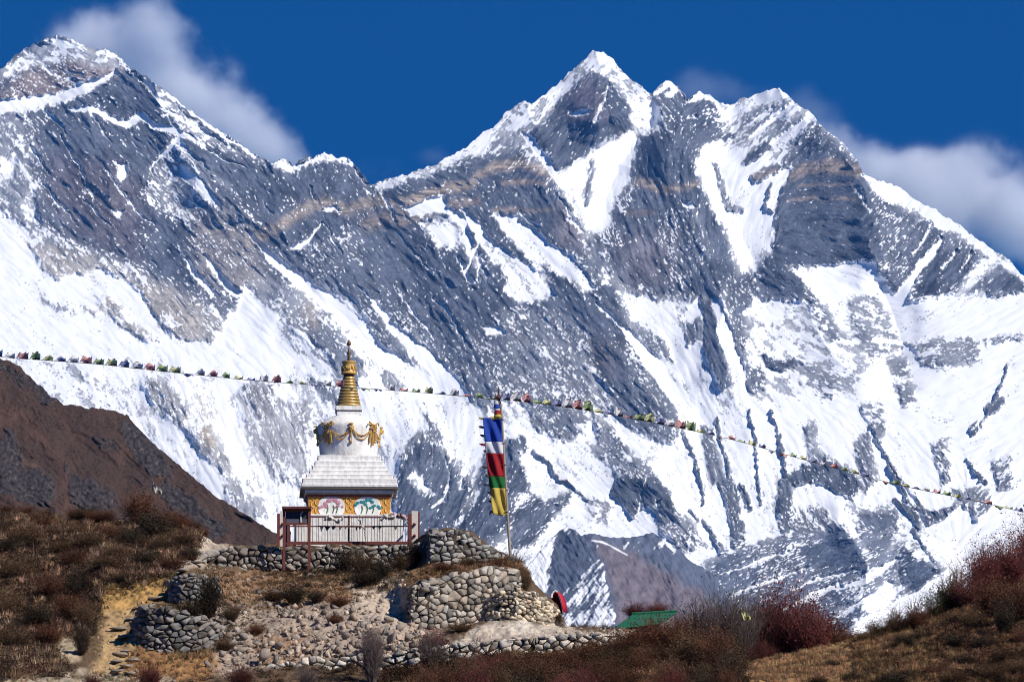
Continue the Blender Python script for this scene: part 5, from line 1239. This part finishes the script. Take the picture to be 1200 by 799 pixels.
# ---------------------------------------------------------------- shrubs
def twigs(seed, n, h, w, r=.012, sub=4, up=.6, bend=.25, base=.12):
    """branching bare twigs: (n) stems fanning from the foot, each with side twigs; 3-sided tubes"""
    rn = np.random.RandomState(seed); segs = []; tips = []
    def chain(p, d, L, r0, k, wob):
        for i in range(k):
            q = p + d * L / k; r1 = r0 * .68
            segs.append((p, q, r0, r1)); p = q; r0 = r1
            d = d + rn.normal(0, wob, 3) + np.array((0, 0, .06)); d /= np.linalg.norm(d)
            tips.append(p)
        return p, d
    for _ in range(n):
        a = rn.rand() * 6.283; t = rn.rand() ** .6
        d = np.array((math.cos(a) * t * w / h * (1.15 - up * .3), math.sin(a) * t * w / h * (1.15 - up * .3), 1.)); d /= np.linalg.norm(d)
        p = np.array((math.cos(a) * base * rn.rand() * w, math.sin(a) * base * rn.rand() * w, -.05))
        L = h * (.55 + .45 * rn.rand()) * (1.12 - .35 * t)
        pts0 = len(segs); chain(p, d, L, r * (.7 + .6 * rn.rand()), 4, .13 * (1 + bend))
        main = segs[pts0:]
        for _s in range(sub):
            s = main[rn.randint(1, 4)]; u = rn.rand(); q = s[0] + (s[1] - s[0]) * u
            dd = (s[1] - s[0]); dd = dd / np.linalg.norm(dd) + rn.normal(0, .55, 3); dd[2] = abs(dd[2]) * .8 + .15; dd /= np.linalg.norm(dd)
            chain(q, dd, L * (.18 + .25 * rn.rand()), s[3] * .8, 2, .2)
    A = np.array([s[0] for s in segs]); B = np.array([s[1] for s in segs]); r0 = np.array([s[2] for s in segs]); r1 = np.array([s[3] for s in segs])
    d = B - A; d /= np.linalg.norm(d, axis=1, keepdims=True) + 1e-9
    ref = np.where(np.abs(d[:, 2:3]) < .9, np.array([[0, 0, 1.]]), np.array([[1., 0, 0]]))
    u = np.cross(d, ref); u /= np.linalg.norm(u, axis=1, keepdims=True); v = np.cross(d, u)
    V = []
    for P_, rr in ((A, r0), (B, r1)):
        for k in range(3):
            c, s = math.cos(k * 2.0944), math.sin(k * 2.0944); V.append(P_ + (u * c + v * s) * rr[:, None])
    V = np.stack(V, 1); n_ = len(segs)
    base_i = np.arange(n_)[:, None] * 6
    F = np.concatenate([base_i + np.array([[0, 1, 4, 3]]), base_i + np.array([[1, 2, 5, 4]]), base_i + np.array([[2, 0, 3, 5]])])
    return V.reshape(-1, 3), F, np.array(tips)
def leaves(seed, pts, n, size, spread, flat=.5):
    rn = np.random.RandomState(seed); c = pts[rn.randint(0, len(pts), n)] + rn.normal(0, spread, (n, 3))
    a = rn.normal(0, 1, (n, 3)); a /= np.linalg.norm(a, axis=1, keepdims=True); b = rn.normal(0, 1, (n, 3)); b -= a * (a * b).sum(1, keepdims=True); b /= np.linalg.norm(b, axis=1, keepdims=True)
    s = size * (.6 + .8 * rn.rand(n, 1))
    V = np.stack([c - a * s, c + b * s * flat, c + a * s, c - b * s * flat], 1).reshape(-1, 3)
    return V, np.arange(n * 4).reshape(n, 4)
def vcol(n, base, var, seed, k=1):
    rn = np.random.RandomState(seed); v = np.repeat(1 + var * rn.uniform(-1, 1, (n // k + 1, 1)), k, 0)[:n]; w = np.repeat(rn.uniform(-.12, .12, (n // k + 1, 1)), k, 0)[:n]
    return np.clip(np.array(base) * v * (1 + w * np.array([[1, 0, -1]])), .004, 1)
M_TWIG = mat('twig bark', attr='col', rough=.95, var=0, objvar=.4, spec=.1)
M_LEAF = mat('shrub leaves', attr='col', rough=.8, var=0, objvar=.42, spec=.15, trans=.25)
KINDS = {}   # kind: (foliage mesh or None, twig mesh), unit size 1 m high, 1 m wide
def make_kind(k, seed, stems, r, sub, up, tcol, nl, lsize, lspread, lcol, lvar=.45, tvar=.4, flat=.5):
    V, F, tips = twigs(seed, stems, 1., .55, r, sub, up); tm = np_mesh('twigs', V, F, vcol(len(V), tcol, tvar, seed, 6)); tm.materials.append(M_TWIG)
    lm = None
    if nl:
        hi = tips[tips[:, 2] > .10]; V, F = leaves(seed + 1, hi, nl, lsize, lspread, flat); V[:, 2] = np.maximum(V[:, 2], -.05)
        lm = np_mesh('foliage', V, F, vcol(len(V), lcol, lvar, seed + 2, 4)); lm.materials.append(M_LEAF)
    KINDS.setdefault(k, []).append((lm, tm))
for j in range(3):
    make_kind('dark', 500 + j, 70, .011, 5, .5, (.075, .052, .038), 3200, .024, .05, (.044, .033, .020))
    make_kind('rust', 520 + j, 110, .010, 7, .5, (.13, .060, .042), 3200, .020, .05, (.125, .052, .026))
    make_kind('red', 540 + j, 170, .010, 8, .6, (.13, .050, .044), 2600, .017, .045, (.155, .036, .032))
    make_kind('grey', 560 + j, 170, .010, 8, .6, (.12, .094, .088), 900, .014, .045, (.085, .055, .048))
    make_kind('brown', 580 + j, 95, .010, 6, .4, (.12, .078, .046), 2800, .020, .05, (.115, .064, .034))
make_kind('bare', 600, 16, .024, 11, .9, (.26, .21, .19), 0, 0, 0, None)
make_kind('bare', 601, 20, .022, 12, .9, (.25, .20, .18), 0, 0, 0, None)
make_kind('green', 610, 50, .010, 6, .6, (.05, .04, .025), 3600, .024, .05, (.050, .060, .018))
make_kind('spiky', 611, 46, .012, 5, .8, (.07, .05, .03), 1500, .03, .03, (.060, .066, .022), flat=.25)
rnd = random.Random(77)
def shrub(kind, px, py, w, h, label, group, Y=None, name='shrub'):
    """w, h in survey units at its distance"""
    p = foot(px, py) if Y is None else at(px, py, Y)
    m = (at(601, 600, p.y) - at(600, 600, p.y)).length
    protos = KINDS[kind]; lm, tm = protos[rnd.randrange(len(protos))]
    root = empty(name, p + Vector((0, 0, -.06)), rnd.uniform(0, 6.28)); root.scale = (w * m * .95, w * m * .95, h * m * 1.02)
    tag(root, label, 'shrub', group)
    link('twigs', tm, None, root)
    if lm: link('foliage', lm, None, root)
    return root
# crest of the left hill
G = 'shrubs along the crest of the left hillside'; LB = 'rust brown low shrub growing along the trail on the left hill crest'
for px, py, w, h in [(8,597,34,14),(30,600,36,15),(52,604,30,12),(100,608,50,18),(88,607,30,14),(112,611,36,16),(125,613,30,20),(195,612,44,22),(214,616,36,18),(228,620,26,14),(236,616,22,14),(205,622,40,22),(244,616,16,12)]:
    shrub(rnd.choice(['rust', 'rust', 'brown']), px, py, w, h, LB, G)
shrub('rust', 165, 614, 62, 44, 'tall rust brown bush, highest on the left hill crest, holding a white cloth scrap', None)
shrub('dark', 180, 632, 60, 40, 'dark brown bush just under the tall rust bush on the left hill', None)
shrub('dark', 152, 640, 46, 30, 'dark rounded shrub on the left hillside below the crest bushes', None)
# terrace bushes
G2 = 'bushes at the foot of the fence wall'
for kind, px, py, w, h, lab in [
    ('grey', 305, 655, 30, 26, 'grey twiggy bush on the fence wall left of the notice board'),
    ('dark', 245, 722, 44, 58, 'tall dark green black juniper between the two dark wall blocks'), ('dark', 232, 726, 34, 34, 'smaller dark bush leaning on the left of the black juniper'), ('brown', 272, 728, 34, 26, 'olive brown bush at the right foot of the black juniper'),
    ('dark', 404, 670, 40, 32, 'dark bush under the fence, nearest to the notice board'), ('brown', 424, 672, 40, 34, 'olive brown bush under the middle of the fence'), ('dark', 446, 676, 44, 28, 'dark bush spilling over the scree below the fence'), ('dark', 428, 684, 60, 18, 'flat dark bush overhanging the pale scree'),
    ('dark', 486, 664, 36, 34, 'dark olive bush between the right fence pillar and the high stone wall'), ('brown', 468, 668, 34, 26, 'brown bush left of the dark bush by the right fence pillar'),
    ('dark', 344, 706, 46, 28, 'dark bush on the red terrace right of the broken wall stub'), ('brown', 322, 702, 40, 20, 'brown scrubby bush over the broken wall stub'), ('dark', 370, 704, 40, 18, 'low dark bush at the top of the rubble slope'), ('rust', 396, 708, 44, 14, 'rusty bush at the edge of the pale scree'),
    ('brown', 570, 702, 30, 28, 'brown bush clinging to the broad terrace wall'), ('brown', 617, 690, 24, 32, 'brown bush at the right end of the terrace under the flag pole'), ('brown', 548, 662, 34, 14, 'low brown bush at the foot of the high stone wall'), ('rust', 520, 670, 36, 14, 'rusty scrub on the terrace above the broad wall'), ('rust', 585, 664, 30, 12, 'rusty scrub near the foot of the flag pole'), ('bare', 605, 660, 34, 22, 'pale bare twigs beside the foot of the flag pole'),
    ('dark', 505, 700, 26, 14, 'small dark bush at the left end of the broad terrace wall')]:
    shrub(kind, px, py, w, h, lab, None)
for kind, px, py, w, h, lab in [('brown', 488, 722, 34, 18, 'low brown bush at the left foot of the broad terrace wall'), ('rust', 538, 700, 26, 14, 'small rusty bush growing out of the middle of the broad terrace wall'), ('dark', 596, 700, 20, 12, 'tiny dark bush between the terrace wall and the pale buttress'), ('brown', 540, 738, 44, 14, 'brown scrub along the foot of the broad terrace wall'), ('rust', 300, 742, 36, 16, 'rusty scrub in the middle of the rubble slope'), ('brown', 262, 760, 40, 18, 'brown scrub on the rubble slope near the dark wall block'), ('rust', 392, 728, 30, 12, 'small rusty scrub in the rubble below the pale scree')]:
    shrub(kind, px, py, w, h, lab, None)
# front shrubs by the low wall
for kind, px, py, w, h, lab in [('grey', 435, 800, 52, 76, 'tall grey and red twiggy bush in front of the low wall, left of two'), ('grey', 506, 794, 54, 62, 'tall grey and red twiggy bush in front of the low wall, right of two'), ('red', 436, 775, 34, 40, 'red topped bush behind the left grey bush on the low wall'), ('red', 508, 768, 40, 36, 'red topped bush behind the right grey bush on the low wall'),
    ('red', 282, 806, 44, 34, 'dark red bush below the low wall at its left part'), ('red', 176, 806, 44, 34, 'red twiggy bush at the bottom of the path'), ('red', 108, 806, 30, 22, 'small red twiggy bush left of the path bottom'), ('grey', 360, 806, 40, 30, 'small grey bush below the middle of the low wall'), ('bare', 555, 775, 40, 40, 'bare twiggy shrub before the right part of the low wall')]:
    shrub(kind, px, py, w, h, lab, None)
G3 = 'scrub bushes below the long low wall'
for row, (py0, n, hh) in enumerate([(784, 8, 24), (798, 11, 36), (812, 12, 46), (826, 12, 52)]):
    for k in range(n):
        px = 555 - row * 22 + (k + rnd.uniform(-.3, .3)) * (330 + row * 22) / n; py = py0 + rnd.uniform(-4, 4) - 22 * max(0, (px - 580) / 300) * (row < 2)
        kind = rnd.choice(['rust', 'rust', 'brown', 'brown', 'red', 'dark'])
        shrub(kind, px, py, rnd.uniform(42, 66), hh * rnd.uniform(.7, 1.1), {'rust': 'rust red dense bush', 'red': 'dark red twiggy bush', 'brown': 'olive brown dense bush', 'dark': 'dark olive bush'}[kind] + ' in the scrub below the long low wall', G3 + ', ' + kind)
for px, py, w, h, kind in [(650,780,60,22,'rust'),(695,774,66,26,'rust'),(732,768,60,34,'rust'),(760,768,64,48,'rust'),(790,772,70,56,'rust'),(815,782,70,58,'brown'),(840,790,60,60,'rust'),(860,798,50,50,'brown')]:
    shrub(kind, px, py, w, h, {'rust': 'large rust red bush', 'brown': 'large olive brown bush'}[kind] + ' of the row rising below the green roof', 'bushes rising below the green roof, ' + kind)
# behind the green roof and the big thicket right of it
for px, py, w, h, kind, lab in [(745,724,40,22,'red','pinkish red twigs showing behind the left of the green roof'), (770,722,40,20,'red','pinkish red twigs showing behind the right of the green roof')]:
    shrub(kind, px, py, w, h, lab, None, Y=169.4)
G4 = 'thicket right of the green roof'
for px, py, w, h, kind in [(796,775,66,66,'grey'),(818,778,76,84,'grey'),(845,780,80,98,'grey'),(868,782,76,96,'grey'),(888,782,74,94,'grey'),(835,782,60,50,'grey'),(862,784,60,50,'grey'),
                           (905,782,80,96,'red'),(928,780,84,98,'red'),(950,778,76,86,'red'),(915,784,60,52,'rust'),(940,782,60,52,'rust'),(962,776,60,60,'rust'),(980,770,54,48,'rust'),(895,786,50,40,'red'),(996,764,40,30,'rust')]:
    shrub(kind, px, py, w, h, {'grey': 'grey black twiggy bush', 'red': 'deep red twiggy bush', 'rust': 'rust brown rounded bush'}[kind] + ' of the thicket right of the green roof', G4 + ', ' + kind, Y=171.5 + rnd.uniform(-1.2, 1.2))
for px, h in [(672,13),(684,14),(696,12),(708,13),(718,10)]:
    shrub('grey', px, 740, 22, h, 'pale grey low shrub lining the path end left of the green roof', 'low shrubs at the path end', Y=164)
# right hillside
for kind, px, py, w, h, lab in [
    ('spiky', 1094, 722, 44, 38, 'spiky leafed green shrub at the crest of the right hillside'), ('green', 1112, 716, 46, 36, 'green brown bush just right of the spiky green shrub'),
    ('red', 1132, 712, 56, 44, 'bright red bush right of the green bushes on the right hillside'), ('red', 1150, 700, 70, 62, 'dark red bush behind the bright red one on the right hillside'), ('red', 1180, 690, 84, 66, 'largest dark red bush at the right edge of the hillside'), ('red', 1212, 670, 84, 64, 'dark red bush cut by the right edge of the photo'),
    ('rust', 1165, 722, 70, 50, 'rust bush below the dark red bushes on the right hillside'), ('dark', 1178, 744, 40, 46, 'dark upright bush below the dark red bushes'), ('rust', 1195, 730, 60, 52, 'rust bush at the right edge below the dark red one'), ('brown', 1140, 735, 50, 26, 'olive bush below the bright red bush'),
    ('bare', 1155, 668, 80, 56, 'pale bare sapling standing behind the dark red bushes'), ('bare', 1120, 700, 56, 50, 'pale bare sapling rising behind the bright red bush'), ('bare', 1185, 650, 60, 44, 'pale bare sapling at the top right of the hillside'), ('bare', 1075, 730, 46, 42, 'pale bare sapling left of the spiky green shrub'), ('bare', 1048, 738, 44, 34, 'thin bare sapling in the brown scrub at the crest of the right hill'), ('bare', 1104, 700, 40, 46, 'thin bare sapling behind the spiky green shrub'),
    ('brown', 1030, 746, 46, 26, 'brown scrub bush at the left end of the right crest'), ('brown', 1054, 742, 46, 30, 'brown scrub bush in the middle of the right crest'), ('rust', 1074, 736, 40, 30, 'rust scrub bush next to the spiky green shrub'), ('brown', 1015, 752, 34, 16, 'low brown scrub where the right crest meets the thicket'),
    ('dark', 1046, 806, 60, 24, 'flat dark bush at the bottom edge of the grassy right hillside')]:
    shrub(kind, px, py, w, h, lab, None)
G5 = 'low dark shrubs dotted over the right hillside'
for px, py, w, h in [(1085,748,34,14),(1062,756,40,16),(1120,757,44,18),(1150,760,46,20),(1175,775,50,24),(1130,780,44,18),(1100,772,36,14),(1195,790,50,26),(1160,795,50,24),(1090,790,40,14),(1010,770,30,9),(975,778,26,8),(1055,780,34,10),(1120,798,46,16),(1200,755,40,24),(1030,763,24,8),(960,798,40,12),(1000,796,40,12)]:
    shrub(rnd.choice(['dark', 'brown', 'brown', 'rust']), px, py, w, h, 'low dark shrub dotted over the grassy right hillside', G5)
# left hillside: distinct darker bushes among the ground scrub
G6 = 'dark bushes of the left hillside'
for px, py, w, h in [(30,640,50,30),(70,650,44,26),(105,645,50,30),(20,680,60,34),(28,672,40,28),(60,700,54,30),(98,690,50,34),(85,665,46,26),(125,668,50,26),(190,650,50,30),(215,640,40,26),(170,662,46,22),(200,668,44,20),(10,720,60,34),(45,735,60,34),(80,725,54,34),(100,735,40,40),(20,760,64,34),(55,755,60,30),(90,700,40,30),(135,655,44,24),(8,650,44,26),(50,620,40,20),(130,632,44,22),(90,628,40,20),(225,655,30,20),(148,680,40,16),(96,765,30,40)]:
    shrub(rnd.choice(['dark', 'brown', 'brown', 'rust']), px, py, w, h, 'dark brown bush in the scrub covering the left hillside', G6)

# ---------------------------------------------------------------- uncounted ground cover: grass and heath
def tuft(seed, kind):
    rn = np.random.RandomState(seed)
    if kind == 'grass':
        n = 26; a = rn.rand(n) * 6.283; t = rn.rand(n) * .5; h = .6 + .4 * rn.rand(n); w = .035
        bx = np.stack([np.cos(a) * t * .5, np.sin(a) * t * .5, 0 * a], 1); tip = bx + np.stack([np.cos(a) * t * .9, np.sin(a) * t * .9, h], 1) + rn.normal(0, .08, (n, 3))
        s = np.stack([-np.sin(a + 1), np.cos(a + 1), 0 * a], 1) * w
        V = np.stack([bx - s, bx + s, tip], 1).reshape(-1, 3); return V, np.arange(n * 3).reshape(n, 3)
    n = 70; c = rn.normal(0, .26, (n, 3)); c[:, 2] = np.abs(rn.normal(0, .34, n)) * (1 - .8 * np.minimum(1, (c[:, 0] ** 2 + c[:, 1] ** 2) * 2.2)) + .05
    a = rn.normal(0, 1, (n, 3)); a[:, 2] += .5; a /= np.linalg.norm(a, axis=1, keepdims=True); b = rn.normal(0, 1, (n, 3)); b -= a * (a * b).sum(1, keepdims=True); b /= np.linalg.norm(b, axis=1, keepdims=True)
    V = np.stack([c - a * .10 - b * .035, c - a * .10 + b * .035, c + a * .12], 1).reshape(-1, 3); return V, np.arange(n * 3).reshape(n, 3)
TG = [tuft(700 + i, 'grass') for i in range(8)]; TH = [tuft(720 + i, 'heath') for i in range(8)]
def cover(name, areas, seed):
    rn = np.random.RandomState(seed); VV = []; FF = []; CC = []; off = 0
    for poly, n, kind, s0, s1, base, var in areas:
        pts = scatter(poly, n, seed + off % 997, 10.)
        if not len(pts): continue
        clump = np.clip(1 + 1.15 * fbm((pts[:, 0] / 1.6).astype(np.float32), (pts[:, 1] / 1.6 + pts[:, 2]).astype(np.float32), 733, 3), .25, 2.0)
        protos = TG if kind == 'grass' else TH; which = rn.randint(0, len(protos), len(pts))
        for k, (V, F) in enumerate(protos):
            ii = np.where(which == k)[0]
            if not len(ii): continue
            m = len(ii); a = rn.rand(m) * 6.283; s = (s0 + (s1 - s0) * rn.rand(m) ** 1.5); c_, s_ = np.cos(a), np.sin(a)
            x = V[None, :, 0] * c_[:, None] - V[None, :, 1] * s_[:, None]; y = V[None, :, 0] * s_[:, None] + V[None, :, 1] * c_[:, None]
            W_ = np.stack([x * s[:, None], y * s[:, None], np.repeat(V[None, :, 2], m, 0) * s[:, None] * .8], -1) + pts[ii][:, None, :]
            VV.append(W_.reshape(-1, 3)); FF.append((F[None] + (off + np.arange(m) * len(V))[:, None, None]).reshape(-1, 3)); off += m * len(V)
            col = np.array(base) * (1 + var * rn.uniform(-1, 1, (m, 1))) * clump[ii][:, None] * (1 + .12 * rn.uniform(-1, 1, (m, 3)))
            blade = rn.uniform(.75, 1.25, (m, len(F), 1))
            CC.append((np.repeat(np.repeat(col[:, None, :], len(F), 1) * blade, 3, 1)).reshape(-1, 3))
    me = np_mesh(name, np.concatenate(VV), np.concatenate(FF), np.clip(np.concatenate(CC), .006, 1)); me.materials.append(M_LEAF)
    return tag(link(name, me), kind='stuff')
LEFT = [(-60,606),(0,606),(60,612),(110,622),(165,622),(232,626),(222,650),(202,664),(186,676),(150,683),(118,684),(112,720),(100,742),(72,736),(56,748),(64,775),(80,785),(0,795),(-60,795)]
cover('heath', [
    (LEFT, 5200, 'heath', .28, .62, (.115, .064, .040), .55), (LEFT, 2600, 'heath', .2, .5, (.030, .023, .015), .4), (LEFT, 1500, 'heath', .2, .45, (.15, .075, .040), .4),
    ([(500,760),(600,768),(740,752),(790,742),(870,778),(880,815),(480,815),(440,800)], 2600, 'heath', .25, .55, (.12, .062, .036), .5), ([(560,775),(700,765),(870,785),(870,815),(540,815)], 1200, 'heath', .3, .6, (.065, .046, .024), .4),
    ([(1000,756),(1060,738),(1120,708),(1200,675),(1260,660),(1260,815),(1000,815)], 2600, 'heath', .15, .42, (.095, .058, .030), .5), ([(1090,730),(1200,690),(1260,690),(1260,800),(1100,800)], 1500, 'heath', .2, .5, (.11, .050, .032), .5),
    ([(260,668),(410,668),(470,680),(412,700),(262,706)], 420, 'heath', .12, .3, (.13, .075, .04), .4), ([(300,668),(480,668),(480,684),(400,690)], 500, 'heath', .15, .4, (.06, .045, .025), .4),
    ([(480,682),(505,664),(600,656),(614,672),(560,668),(500,682)], 420, 'heath', .12, .32, (.11, .060, .03), .5),
    ([(200,712),(262,706),(330,715),(300,760),(262,760)], 220, 'heath', .12, .34, (.085, .055, .03), .5), ([(380,775),(500,775),(480,812),(200,812),(200,800)], 500, 'heath', .12, .36, (.09, .05, .032), .5),
    ([(640,756),(740,752),(790,742),(780,775),(640,775)], 700, 'heath', .25, .5, (.085, .045, .026), .5)], 811)
cover('grass', [
    (LEFT, 3000, 'grass', .22, .5, (.36, .23, .145), .45), ([(-20,606),(60,612),(110,622),(232,626),(222,640),(0,636)], 700, 'grass', .2, .4, (.22, .14, .07), .4),
    ([(866,780),(1000,752),(1060,734),(1200,676),(1260,670),(1260,815),(866,815)], 6500, 'grass', .10, .26, (.28, .165, .088), .45), ([(1000,752),(1120,708),(1260,670),(1260,815),(1000,815)], 2600, 'grass', .15, .35, (.23, .135, .066), .4),
    ([(480,800),(560,772),(740,752),(870,785),(870,815),(480,815)], 1500, 'grass', .25, .5, (.24, .14, .075), .4),
    ([(262,668),(470,668),(470,690),(330,715),(262,706)], 900, 'grass', .10, .25, (.24, .14, .075), .4), ([(480,682),(505,664),(600,656),(614,672),(500,682)], 600, 'grass', .12, .3, (.22, .13, .07), .4),
    ([(120,684),(200,674),(190,690),(130,700)], 160, 'grass', .12, .3, (.28, .19, .08), .3), ([(150,760),(250,755),(260,790),(150,800)], 260, 'grass', .1, .25, (.25, .15, .075), .4), ([(196,742),(240,742),(246,768),(200,768)], 160, 'grass', .15, .35, (.14, .10, .05), .4),
    ([(0,785),(110,785),(200,800),(200,815),(0,815)], 260, 'grass', .12, .3, (.26, .2, .12), .4)], 823)
# ---------------------------------------------------------------- clouds, beyond the range
def cloud(name, label, parts, dens, seed, nscale, detail=7, rag=4.2, cut=.24, soft=1.3, aniso=-.5, warp=560):
    """one closed hull of joined lobes, filled with an uneven volume; parts: px, py, Y, rx, ry (survey units), depth in m"""
    bm = bmesh.new()
    for px, py, Y, rx, ry, dz in parts:
        c = at(px, py, Y); m = (at(601, 400, Y) - at(600, 400, Y)).length
        bmesh.ops.create_icosphere(bm, subdivisions=3, radius=1, matrix=Matrix.Translation(c) @ Matrix.Diagonal((rx * m * 1.12, dz * .55, ry * m * 1.12, 1)))
    me = bpy.data.meshes.new(name); bm.to_mesh(me); bm.free()
    o = link(name, me)
    md = o.modifiers.new('merge', 'REMESH'); md.mode = 'VOXEL'; md.voxel_size = 60
    m = bpy.data.materials.new(name); m.use_nodes = True; n = m.node_tree; n.nodes.clear()
    out = n.nodes.new('ShaderNodeOutputMaterial'); pv = n.nodes.new('ShaderNodeVolumePrincipled'); n.links.new(pv.outputs[0], out.inputs['Volume'])
    pv.inputs['Color'].default_value = (1, .995, .99, 1); pv.inputs['Anisotropy'].default_value = aniso
    tcn = n.nodes.new('ShaderNodeTexCoord')
    # every lobe adds a soft bump; the place is first warped by billows so that no lobe keeps a round edge
    of = n.nodes.new('ShaderNodeVectorMath'); of.operation = 'ADD'; of.inputs[1].default_value = (seed * 1000, 0, 0); n.links.new(tcn.outputs['Object'], of.inputs[0])
    wn = n.nodes.new('ShaderNodeTexNoise'); wn.inputs['Scale'].default_value = nscale * .6; wn.inputs['Detail'].default_value = 4; n.links.new(of.outputs[0], wn.inputs['Vector'])
    w1 = n.nodes.new('ShaderNodeVectorMath'); w1.operation = 'SUBTRACT'; w1.inputs[1].default_value = (.5, .5, .5); n.links.new(wn.outputs['Color'], w1.inputs[0])
    w2 = n.nodes.new('ShaderNodeVectorMath'); w2.operation = 'SCALE'; w2.inputs['Scale'].default_value = warp; n.links.new(w1.outputs[0], w2.inputs[0])
    w3 = n.nodes.new('ShaderNodeVectorMath'); w3.operation = 'ADD'; n.links.new(w2.outputs[0], w3.inputs[0]); n.links.new(tcn.outputs['Object'], w3.inputs[1])
    tot = None
    for px, py, Y, rx, ry, dz in parts:
        c = at(px, py, Y); mm = (at(601, 400, Y) - at(600, 400, Y)).length
        mp = n.nodes.new('ShaderNodeMapping'); mp.vector_type = 'TEXTURE'; mp.inputs['Location'].default_value = c; mp.inputs['Scale'].default_value = (rx * mm, dz * .5, ry * mm)
        n.links.new(w3.outputs[0], mp.inputs['Vector'])
        ln = n.nodes.new('ShaderNodeVectorMath'); ln.operation = 'LENGTH'; n.links.new(mp.outputs[0], ln.inputs[0])
        mr = n.nodes.new('ShaderNodeMapRange'); mr.inputs[1].default_value = .92; mr.inputs[2].default_value = .0; mr.interpolation_type = 'SMOOTHSTEP'; n.links.new(ln.outputs['Value'], mr.inputs[0])
        if tot is None: tot = mr.outputs[0]
        else:
            mx = n.nodes.new('ShaderNodeMath'); mx.operation = 'ADD'; n.links.new(tot, mx.inputs[0]); n.links.new(mr.outputs[0], mx.inputs[1]); tot = mx.outputs[0]
    ns = n.nodes.new('ShaderNodeTexNoise'); ns.inputs['Scale'].default_value = nscale * 1.0; ns.inputs['Detail'].default_value = detail; ns.inputs['Roughness'].default_value = .58
    n.links.new(of.outputs[0], ns.inputs['Vector'])
    ad = n.nodes.new('ShaderNodeMath'); ad.operation = 'MULTIPLY_ADD'; n.links.new(ns.outputs['Fac'], ad.inputs[0]); ad.inputs[1].default_value = rag; ad.inputs[2].default_value = -.5 * rag - cut
    a2 = n.nodes.new('ShaderNodeMath'); a2.operation = 'ADD'; n.links.new(ad.outputs[0], a2.inputs[0]); n.links.new(tot, a2.inputs[1])
    m2 = n.nodes.new('ShaderNodeMapRange'); m2.interpolation_type = 'SMOOTHSTEP'; m2.inputs[1].default_value = 0; m2.inputs[2].default_value = soft; m2.inputs[3].default_value = 0; m2.inputs[4].default_value = dens; n.links.new(a2.outputs[0], m2.inputs[0])
    cl = n.nodes.new('ShaderNodeMath'); cl.operation = 'MINIMUM'; cl.inputs[1].default_value = 1; cm = n.nodes.new('ShaderNodeMath'); cm.operation = 'MULTIPLY'; cm.inputs[1].default_value = 4; n.links.new(tot, cm.inputs[0]); n.links.new(cm.outputs[0], cl.inputs[0])
    m3 = n.nodes.new('ShaderNodeMath'); m3.operation = 'MULTIPLY'; n.links.new(m2.outputs[0], m3.inputs[0]); n.links.new(cl.outputs[0], m3.inputs[1])
    n.links.new(m3.outputs[0], pv.inputs['Density'])
    me.materials.append(m)
    return tag(o, label, 'cloud', kind='stuff')
cloud('cloud', 'plume of cloud streaming off the left peak', [(45,85,26000,70,60,800),(85,66,26000,90,72,900),(140,68,26000,110,84,1000),(195,95,26000,110,96,1000),(235,130,26000,105,90,1000),(275,165,26000,95,76,900),(320,200,26000,90,56,700),(380,220,26000,80,40,600)], .0085, 1, .0020)
cloud('cloud', 'bank of cloud behind the right shoulder of the range', [(960,165,26000,70,50,600),(1010,200,26000,100,64,900),(1060,225,26000,120,84,1000),(1120,240,26000,120,90,1000),(1180,265,26000,120,100,1000),(1240,270,26000,130,130,1000),(1310,290,26000,140,150,1000),(1050,260,26000,120,90,900)], .0085, 2, .0020)
cloud('cloud', 'thin wisp of cloud above the saddle right of the central peak', [(800,100,25000,50,40,400),(830,100,25000,60,44,450),(870,115,25000,70,44,400),(950,130,25000,90,60,450)], .0016, 3, .0022, cut=.30, warp=320, rag=3)
cloud('cloud', 'small thin wisp over the saddle left of the central peak', [(500,184,25000,46,22,300),(440,205,25000,70,50,350)], .0013, 4, .0024, cut=.28, warp=260, rag=3)
# ---------------------------------------------------------------- the air
hz = MB(); hz.box((0, 11200, 2050), (13000, 22900, 5400)); ho = hz.build('haze', None)
hm = bpy.data.materials.new('haze'); hm.use_nodes = True; n = hm.node_tree; n.nodes.clear()
out = n.nodes.new('ShaderNodeOutputMaterial'); pv = n.nodes.new('ShaderNodeVolumePrincipled'); n.links.new(pv.outputs[0], out.inputs['Volume'])
pv.inputs['Color'].default_value = (.10, .42, 1., 1); pv.inputs['Density'].default_value = 0.7e-5; pv.inputs['Anisotropy'].default_value = 0
ho.data.materials.append(hm); tag(ho, kind='stuff')
